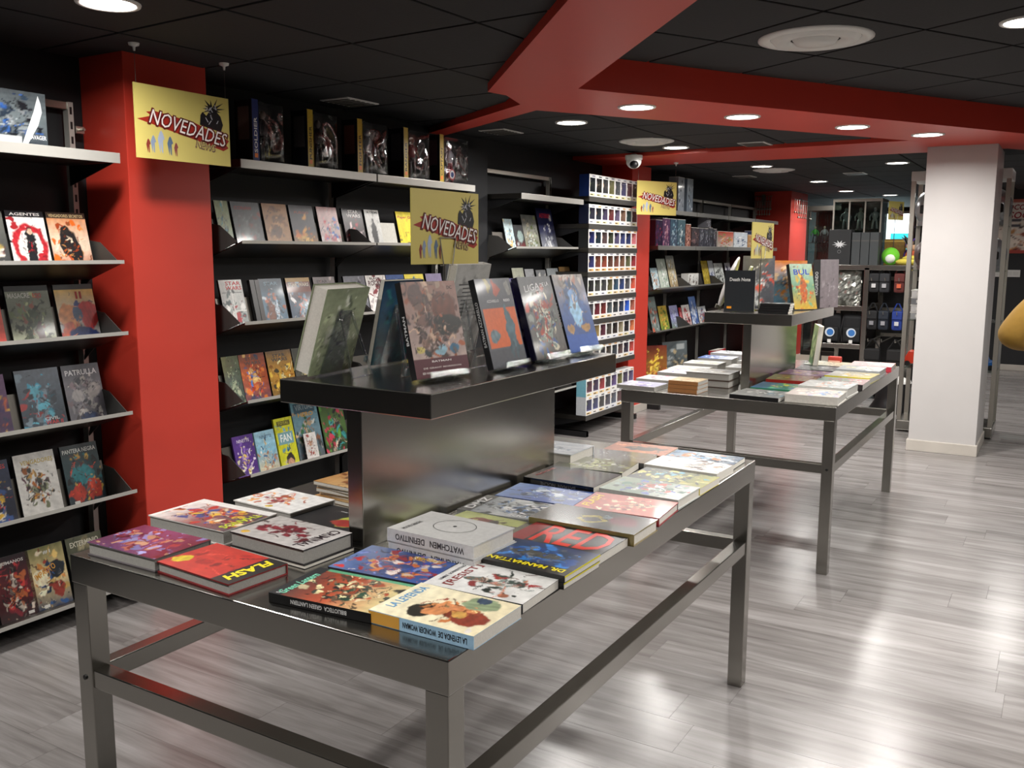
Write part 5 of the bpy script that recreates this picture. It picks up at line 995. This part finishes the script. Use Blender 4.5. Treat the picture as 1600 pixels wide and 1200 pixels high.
# toys on the island top
t = thing('plush_ball', 'lime green and white round plush on the island top', 'toy', (-1.585, 10.13, 1.3755)); MB().ball((0, 0, .09), .088, .085, .09, 20, 14).build('body', plain('lime_plush', '6ac030', .9, bump=.4, scale=60), t, smooth=True); MB().ball((.005, -.045, .075), .055, .048, .055, 16, 10).build('white_patch', plain('white_plush', 'e0e4dc', .9, bump=.4, scale=60), t, smooth=True)
t = thing('folded_cloth', 'yellow folded plush blanket at the front of the island top', 'cloth', (-1.40, 10.03, 1.3755))
b = MB(); b.ball((0, 0, .035), .12, .07, .035, 18, 8); b.build('fold', plain('yellow_plush', 'c8b848', .95, bump=.5, scale=50), t, smooth=True); MB().ball((.03, .01, .07), .09, .06, .03, 16, 8).build('fold', bpy.data.materials['yellow_plush'], t, smooth=True)
t = thing('spiky_plush', 'dark spiky-haired plush on the island top', 'toy', (-1.40, 10.24, 1.3755)); MB().ball((0, 0, .08), .07, .06, .08).build('body', plain('orange_plush', 'a85030', .9), t, smooth=True); MB().ball((0, 0, .19), .06, .055, .055).build('head', plain('skin_plush', 'c8a080', .9), t, smooth=True)
b = MB()
for k in range(9):
    a = k*.7; b.add([(.05*math.cos(a), .05*math.sin(a), .20), (.05*math.cos(a+.7), .05*math.sin(a+.7), .20), (0, 0, .235), (.11*math.cos(a+.4), .11*math.sin(a+.4), .27+.02*(k % 3))], [(0, 1, 3), (1, 2, 3), (2, 0, 3)])
b.build('hair', M_BLACK, t)
t = thing('purple_plush', 'purple plush toy behind the yellow blanket', 'toy', (-1.45, 10.50, 1.3755)); m_ = plain('purple_plush', '6a4aa8', .9, bump=.4, scale=60); MB().ball((0, 0, .09), .07, .07, .09).build('body', m_, t, smooth=True); MB().ball((0, -.01, .21), .055).build('head', m_, t, smooth=True)
for s in (-1, 1): MB().ball((s*.04, 0, .26), .02).build('ear', m_, t, smooth=True)
t = thing('gold_carton', 'golden brown patterned carton at the back of the island top', 'box', (-1.62, 10.62, 1.3755)); MB().box(-.1, .1, -.06, .06, 0, .27).build('carton', plain('gold_card', '8a6a28', .4, var=.5, scale=30), t, bevel=.004); MB().box(-.101, .101, -.061, .061, .24, .255).build('band', ink('c8a850'), t)
s5 = sign('narrow far yellow sign on a pole above the island toys', stand((-1.60, 10.40, 1.84), (.34, .94)), .30, .19); pole_stand(s5, .30, .19, 1.84-1.3755)
# wrapped silver costume
t = thing('wrapped_costume', 'silver scale costume in crinkled clear wrap on the island middle shelf', 'costume', (-2.02, 10.06, .9555))
rs = random.Random(2); V, F = [], []
for j in range(15):
    for i in range(15):
        u, v = i/14*2-1, j/14; V.append((u*(.185-.02*abs(v-.5)), -.05*(1-u*u)*(1-(2*v-1)**4)-.03+rs.uniform(-.014, .014), v*.36+rs.uniform(-.008, .008)))
for j in range(14):
    for i in range(14): F.append((j*15+i, j*15+i+1, (j+1)*15+i+1, (j+1)*15+i))
MB().add(V, F).build('front_wrap', plain('crinkled_silver', 'a8aaa4', .22, metal=.75, var=.25, scale=25), t); MB().add([(x, -y*.5, z) for x, y, z in V], [f[::-1] for f in F]).build('back_wrap', bpy.data.materials['crinkled_silver'], t)
def backpack(label, x, y, z, badge, strap):
    t = thing('backpack', label, 'backpack', (x, y, z), group='black backpacks with round badges'); m_ = bpy.data.materials.get('black_fabric') or plain('black_fabric', '141518', .8, bump=.4, scale=80)
    MB().box(-.105, .105, -.06, .07, 0, .31).build('body', m_, t, bevel=.045); MB().box(-.085, .085, -.09, -.055, .02, .17).build('front_pocket', m_, t, bevel=.02)
    b = MB(); b.lathe([(0, 0), (.048, 0), (.048, .004), (0, .004)], n=20); b.v = [(xx, -.092-zz, yy+.115) for xx, yy, zz in b.v]; b.build('badge', ink('d8e0e8'), t)
    b = MB(); b.lathe([(0, 0), (.034, 0), (.034, .006), (0, .006)], n=20); b.v = [(xx+.004, -.092-zz, yy+.115) for xx, yy, zz in b.v]; b.build('badge_centre', ink(badge), t)
    MB().box(-.02, .015, -.095, -.090, .005, .04).build('price_tag', ink('e8e8e4'), t); MB().tube([(-.10, -.05, .02), (-.112, -.06, .12), (-.09, -.05, .28)], .008, 6).build('strap', ink(strap), t)
    MB().tube([(-.03, 0, .30), (-.02, 0, .34), (.02, 0, .34), (.03, 0, .30)], .007, 6).build('handle', m_, t)
backpack('black backpack with yellow strap and blue round badge, left one on the island', -2.11, 10.05, .5605, '3a78c0', 'c8d028'); backpack('black backpack with blue round badge, right one beside the island post', -1.895, 10.05, .5605, '3a78c0', '2a2a2c')
hb = [(-1.70, 1.10, '1a1b1e', 'black pouch on the top hook, left'), (-1.60, 1.10, '26282c', 'charcoal pouch on the top hook, middle'), (-1.46, 1.10, '5a2420', 'dark red pouch on the top hook, right'), (-1.70, .72, '17181b', 'black bag on the middle hook, left'), (-1.59, .72, '1c2430', 'midnight blue bag on the middle hook, middle'), (-1.46, .72, '203a8a', 'blue bag on the middle hook, right'), (-1.68, .26, '141416', 'black satchel with white tag on the lowest hook, left'), (-1.46, .26, '1b1a1a', 'black satchel with amber patch on the lowest hook, right')]
for i, (x, zz, c, l) in enumerate(hb):
    big = zz < .5; w = .094 if not big else .15; h = .25 if not big else .34
    t = thing('hanging_bag', l, 'bag', (x, 10.0, zz), group='bags hanging on the island hooks'); m_ = plain('bag_'+str(i), c, .7, bump=.3, scale=60)
    MB().box(-w/2-.004, w/2+.004, -.05, .04, 0, h*.78).build('body', m_, t, bevel=.025); MB().box(-w/2, w/2, -.06, -.05, h*.45, h*.75).build('flap', m_, t, bevel=.004)
    MB().tube([(-w/2, -.01, h*.75), (-.01, -.02, 1.0*h+.02), (.01, -.02, h+.02), (w/2, -.01, h*.75)], .007, 6).build('strap', m_, t)
    MB().box(-.02, .02, -.066, -.060, h*.2, h*.36).build('tag', ink(['c8c8c8', 'a8a8ac', 'd06040', '8a8a90', '9a9aa0', 'd0d0d4', 'e4e4e0', 'c89030'][i]), t)
# low wooden platform and things on it
t = thing('low_platform', 'pale wooden platform behind the background table', 'platform', (-2.62, 10.6, 0)); MB().box(-.42, .36, -.5, .45, .0, .26).build('plinth', plain('plinth_grey', '8a857c', .5), t); MB().box(-.45, .37, -.53, .48, .26, .30).build('top_board', plain('pale_oak', 'a89f90', .4, var=.12, scale=8), t, bevel=.004)
# tall glass cabinet by the far pillar
CX0, CX1, CY0, CY1 = -2.80, -2.33, 11.6, 12.1
t = thing('glass_cabinet', 'tall glass showcase with dark interior beside the far red pillar', 'display case', ((CX0+CX1)/2, (CY0+CY1)/2, 0)); hx, hy = (CX1-CX0)/2, (CY1-CY0)/2
MB().box(-hx, hx, -hy, hy, 0, .30).build('base', M_STEEL_DARK, t, bevel=.004); MB().box(-hx, hx, -hy, hy, 2.0, 2.06).build('top', M_STEEL_DARK, t, bevel=.004); MB().box(-hx, hx, hy-.02, hy, .3, 2.0).build('back_panel', plain('maroon_board', '3a1c1c', .6), t)
for sx in (-1, 1):
    for sy in (-1, 1): MB().box(sx*(hx-.0125)-.0125, sx*(hx-.0125)+.0125, sy*(hy-.0125)-.0125, sy*(hy-.0125)+.0125, .3, 2.0).build('post', M_STEEL, t)
MB().box(-hx+.02, hx-.02, -hy, -hy+.006, .3, 2.0).build('front_pane', M_GLASS, t)
for zz in (.75, 1.2, 1.62): MB().box(-hx+.02, hx-.02, -hy+.01, hy-.02, zz-.008, zz).build('glass_shelf', M_GLASS, t)
cc = ['4a9a40', '8a8a90', '6a2a2a', '9a9498', '7a3a30', 'a0a4a8', '3a5a9a', 'c8882a', 'b87020', '6a5a50', '8a3028', '505a60']
for i in range(12):
    r_, c_ = divmod(i, 4); zz = (1.6205, 1.2005, .7505)[r_]; s = (.34, .30, .30)[r_]
    f = thing('collectible_figure', f'{["green", "grey", "maroon", "pale grey", "rust", "silver", "blue", "amber", "ochre", "taupe", "brick red", "slate"][i]} figure on the {["upper", "middle", "lower"][r_]} showcase shelf', 'figurine', ((CX0+CX1)/2-.17+c_*.113, 11.78, zz), rz=-math.pi/2, group='figures in the tall showcase')
    c = cc[i]; figure(MB(), s*.6, c, '3a3438', 'b09888').build('figure', M_COVERM, f, color=True, smooth=True); MB().lathe([(0, 0), (.04, 0), (.036, .01), (0, .01)], n=14).build('plinth', M_BLACK, f)

# far window, poster, switches
w1 = struct(MB().box(-3.75, -3.70, 18.04, 18.12, .85, 2.25).box(-2.50, -2.45, 18.04, 18.12, .85, 2.25).box(-3.70, -2.5, 18.04, 18.12, .85, .90).box(-3.70, -2.5, 18.04, 18.12, 2.2, 2.25).build('window_1', M_STEEL_SHELF))
MB().box(-3.70, -2.50, 18.08, 18.09, .90, 2.20).build('pane', emit('lit_window', 'e8f4f8', 1.7), w1)
MB().box(-3.3, -2.95, 18.06, 18.075, 1.30, 1.75).build('poster', emit('teal_backlit', '38b8c8', 1.0), w1); MB().box(-2.85, -2.55, 18.06, 18.075, 1.35, 1.85).build('poster', bpy.data.materials['teal_backlit'], w1)
t = thing('wall_poster', 'white and red poster with LOCOS lettering on the far dark wall', 'poster', M=stand((-.42, 13.44, 1.50), (1, 0)))
VV, FF, CC = [], [], []; art_grid(VV, FF, CC, A('e8d8c8 f0ece4', 'd89858 a05038 e0b898 8a4a3a', n=30, cy=.32, sd=.18, size=.07, seed=77, bands=((0, 1, .95, 1, 'c06858'), (0, 1, 0, .07, 'a03428'), (.05, .3, .5, .53, '50505a'), (.05, .3, .6, .63, '50505a'))), -.42, .42, 0, .68, 0, 40, 40)
b = MB(); b.v = VV; b.f = FF; b.c = CC; b.m = [0]*len(FF); b.col = lin('e0dcd8'); b.box(-.42, .42, 0, .68, -.01, -.0003); b.build('panel', M_COVERM, t, color=True)
letter('lettering', 'LOCOS', 'a02830', t, -.22, .58, .28, .07, .001, shear=.2); letter('lettering', 'SOCIOS', 'a02830', t, -.10, .48, .40, .085, .001, shear=.2)
t = thing('switch_plate', 'white plate with light switches below the poster', 'light switch', M=stand((-.70, 13.448, 1.20), (1, 0)))
MB().box(-.16, .16, 0, .09, 0, .008).build('plate', M_WHITEP, t, bevel=.003)
for k in range(4): MB().box(-.14+k*.073, -.085+k*.073, .02, .07, .008, .013).build('rocker', ink('c8c8c4'), t)

# small things on the tables
t = thing('red_pouch', 'small red printed pouch at the back of the second table', 'pouch', (-1.22, 5.95, ZT)); MB().box(-.04, .04, -.02, .02, 0, .055).build('body', plain('red_card', 'a83024', .5, var=.2), t, bevel=.008); MB().box(-.035, .035, -.0215, -.02, .02, .03).build('stripe', ink('e0b0a0'), t)
# black stool with white round seat under the far end of the second table
t = thing('step_stool', 'black kick stool with white dome beyond the second table', 'stool', (-1.36, 9.3, 0)); MB().lathe([(.20, 0), (.21, .02), (.16, .10), (.15, .22), (.17, .26), (.17, .28)], n=24).build('skirt', M_BLACK, t, smooth=True); MB().lathe([(.165, .28), (.15, .31), (.08, .33), (.002, .335)], n=24).build('dome_seat', M_WHITEP, t, smooth=True)

# ================================================================== PERSON AT THE RIGHT EDGE
def person(label, ox, oy):
    J = {}; E = []; V = []; Rr = []
    def j(n, x, y, z, r, p=None):
        J[n] = len(V); V.append((x, y, z)); Rr.append(r if isinstance(r, tuple) else (r, r))
        if p: E.append((J[p], J[n]))
    j('pelvis', 0, 0, .86, (.155, .11)); j('waist', 0, .01, 1.0, (.14, .10), 'pelvis'); j('chest', 0, 0, 1.20, (.165, .115), 'waist'); j('upper', 0, -.01, 1.33, (.13, .09), 'chest'); j('neck', 0, .0, 1.42, .05, 'upper')
    j('head0', 0, .01, 1.49, .058, 'neck'); j('head1', 0, .02, 1.58, (.078, .092), 'head0'); j('head2', 0, .01, 1.655, (.06, .07), 'head1')
    for s, n in ((-1, 'l'), (1, 'r')):
        j(n+'sh', s*.165, -.005, 1.345, .078, 'upper'); j(n+'up', s*.29, -.03, 1.22, .075, n+'sh'); j(n+'el', s*.375, -.05, 1.10, .072, n+'up'); j(n+'fa', s*.27, .10, 1.085, .062, n+'el'); j(n+'wr', s*.16, .215, 1.09, .040, n+'fa')
        j(n+'hip', s*.09, 0, .82, .10, 'pelvis'); j(n+'kn', s*.10, .02, .46, .068, n+'hip'); j(n+'an', s*.105, -.01, .09, .045, n+'kn'); j(n+'toe', s*.12, .13, .04, .038, n+'an')
    me = bpy.data.meshes.new('body'); me.from_pydata(V, E, []); o = bpy.data.objects.new('tmp_body', me); col.objects.link(o)
    sk = o.modifiers.new('skin', 'SKIN'); ss = o.modifiers.new('sub', 'SUBSURF'); ss.levels = 2; ss.render_levels = 2
    for i, d in enumerate(me.skin_vertices[0].data): d.radius = Rr[i]; d.use_root = (i == 0)
    dg = bpy.context.evaluated_depsgraph_get(); bm_ = bpy.data.meshes.new_from_object(o.evaluated_get(dg)); bpy.data.objects.remove(o)
    mats = [plain('mustard_knit', '80601c', .85, var=.12, scale=40, bump=.4), plain('dark_jeans', '23262e', .8, var=.15, scale=50), plain('skin', 'c89878', .5), plain('dark_shoe', '1a1a1c', .5)]
    for m_ in mats: bm_.materials.append(m_)
    for p in bm_.polygons:
        c = p.center; p.material_index = 3 if c.z < .11 else (1 if c.z < .90 and abs(c.x) < .30 and c.y < .16 else (2 if c.z > 1.43 or (c.y > .205 and c.z > .95) else 0)); p.use_smooth = True
    r = thing('person', label, 'person', (ox, oy, 0)); b = link('body', bm_, r); b.data.name = 'body'
    h = MB(); h.ball((0, -.012, 1.612), .092, .098, .088, 18, 12); h.build('hair', plain('brown_hair', '2e2018', .6, bump=.5, scale=90), r, smooth=True)
    f = MB()
    for s in (-1, 1): f.ball((s*.03, .098, 1.60), .011, .008, .009, 8, 6)
    f.build('eyes', M_BLACK, r, smooth=True); n = MB(); n.ball((0, .112, 1.565), .013, .018, .022, 8, 6); n.build('nose', mats[2], r, smooth=True)
    m = MB(); m.ball((0, .098, 1.528), .022, .007, .006, 8, 6); m.build('mouth', plain('lips', '9a5a4c', .5), r, smooth=True)
    for s in (-1, 1): e_ = MB(); e_.ball((s*.086, .01, 1.58), .010, .020, .030, 8, 6); e_.build('ear', mats[2], r, smooth=True)
    for s in (-1, 1):
        g = MB(); bx, by, bz = s*.16, .215, 1.09; dirx = -s*.5
        g.ball((bx+dirx*.06, by+.035, bz), .038, .04, .018, 10, 8)
        for k in range(4):
            L = (.06, .07, .066, .052)[k]; ax = bx+dirx*.09; ay = by+.06-.018*k; az = bz+.004
            g.tube([(ax, ay, az), (ax+dirx*L*.8, ay+.012, az+.004), (ax+dirx*L*1.3, ay+.010, az-.02)], .0085, 7)
        g.tube([(bx+dirx*.03, by+.055, bz+.008), (bx+dirx*.07, by+.088, bz+.022), (bx+dirx*.11, by+.09, bz+.02)], .0095, 7); g.build('hand', mats[2], r, smooth=True)
    return r
person('person in a mustard yellow sweater at the right edge, elbow bent', .145, 5.02)
t = thing('comic_in_hands', 'open pale comic held by the person in the mustard sweater', 'book', (.145, 5.30, 1.12)); MB().box(-.13, 0, -.09, .09, -.003, .003).build('page', M_PAPER, t); MB().box(0, .13, -.09, .09, -.003, .003).build('page', M_PAPER, t); MB().box(-.133, .133, -.093, .093, -.006, -.003).build('cover', ink('6a7a90'), t)
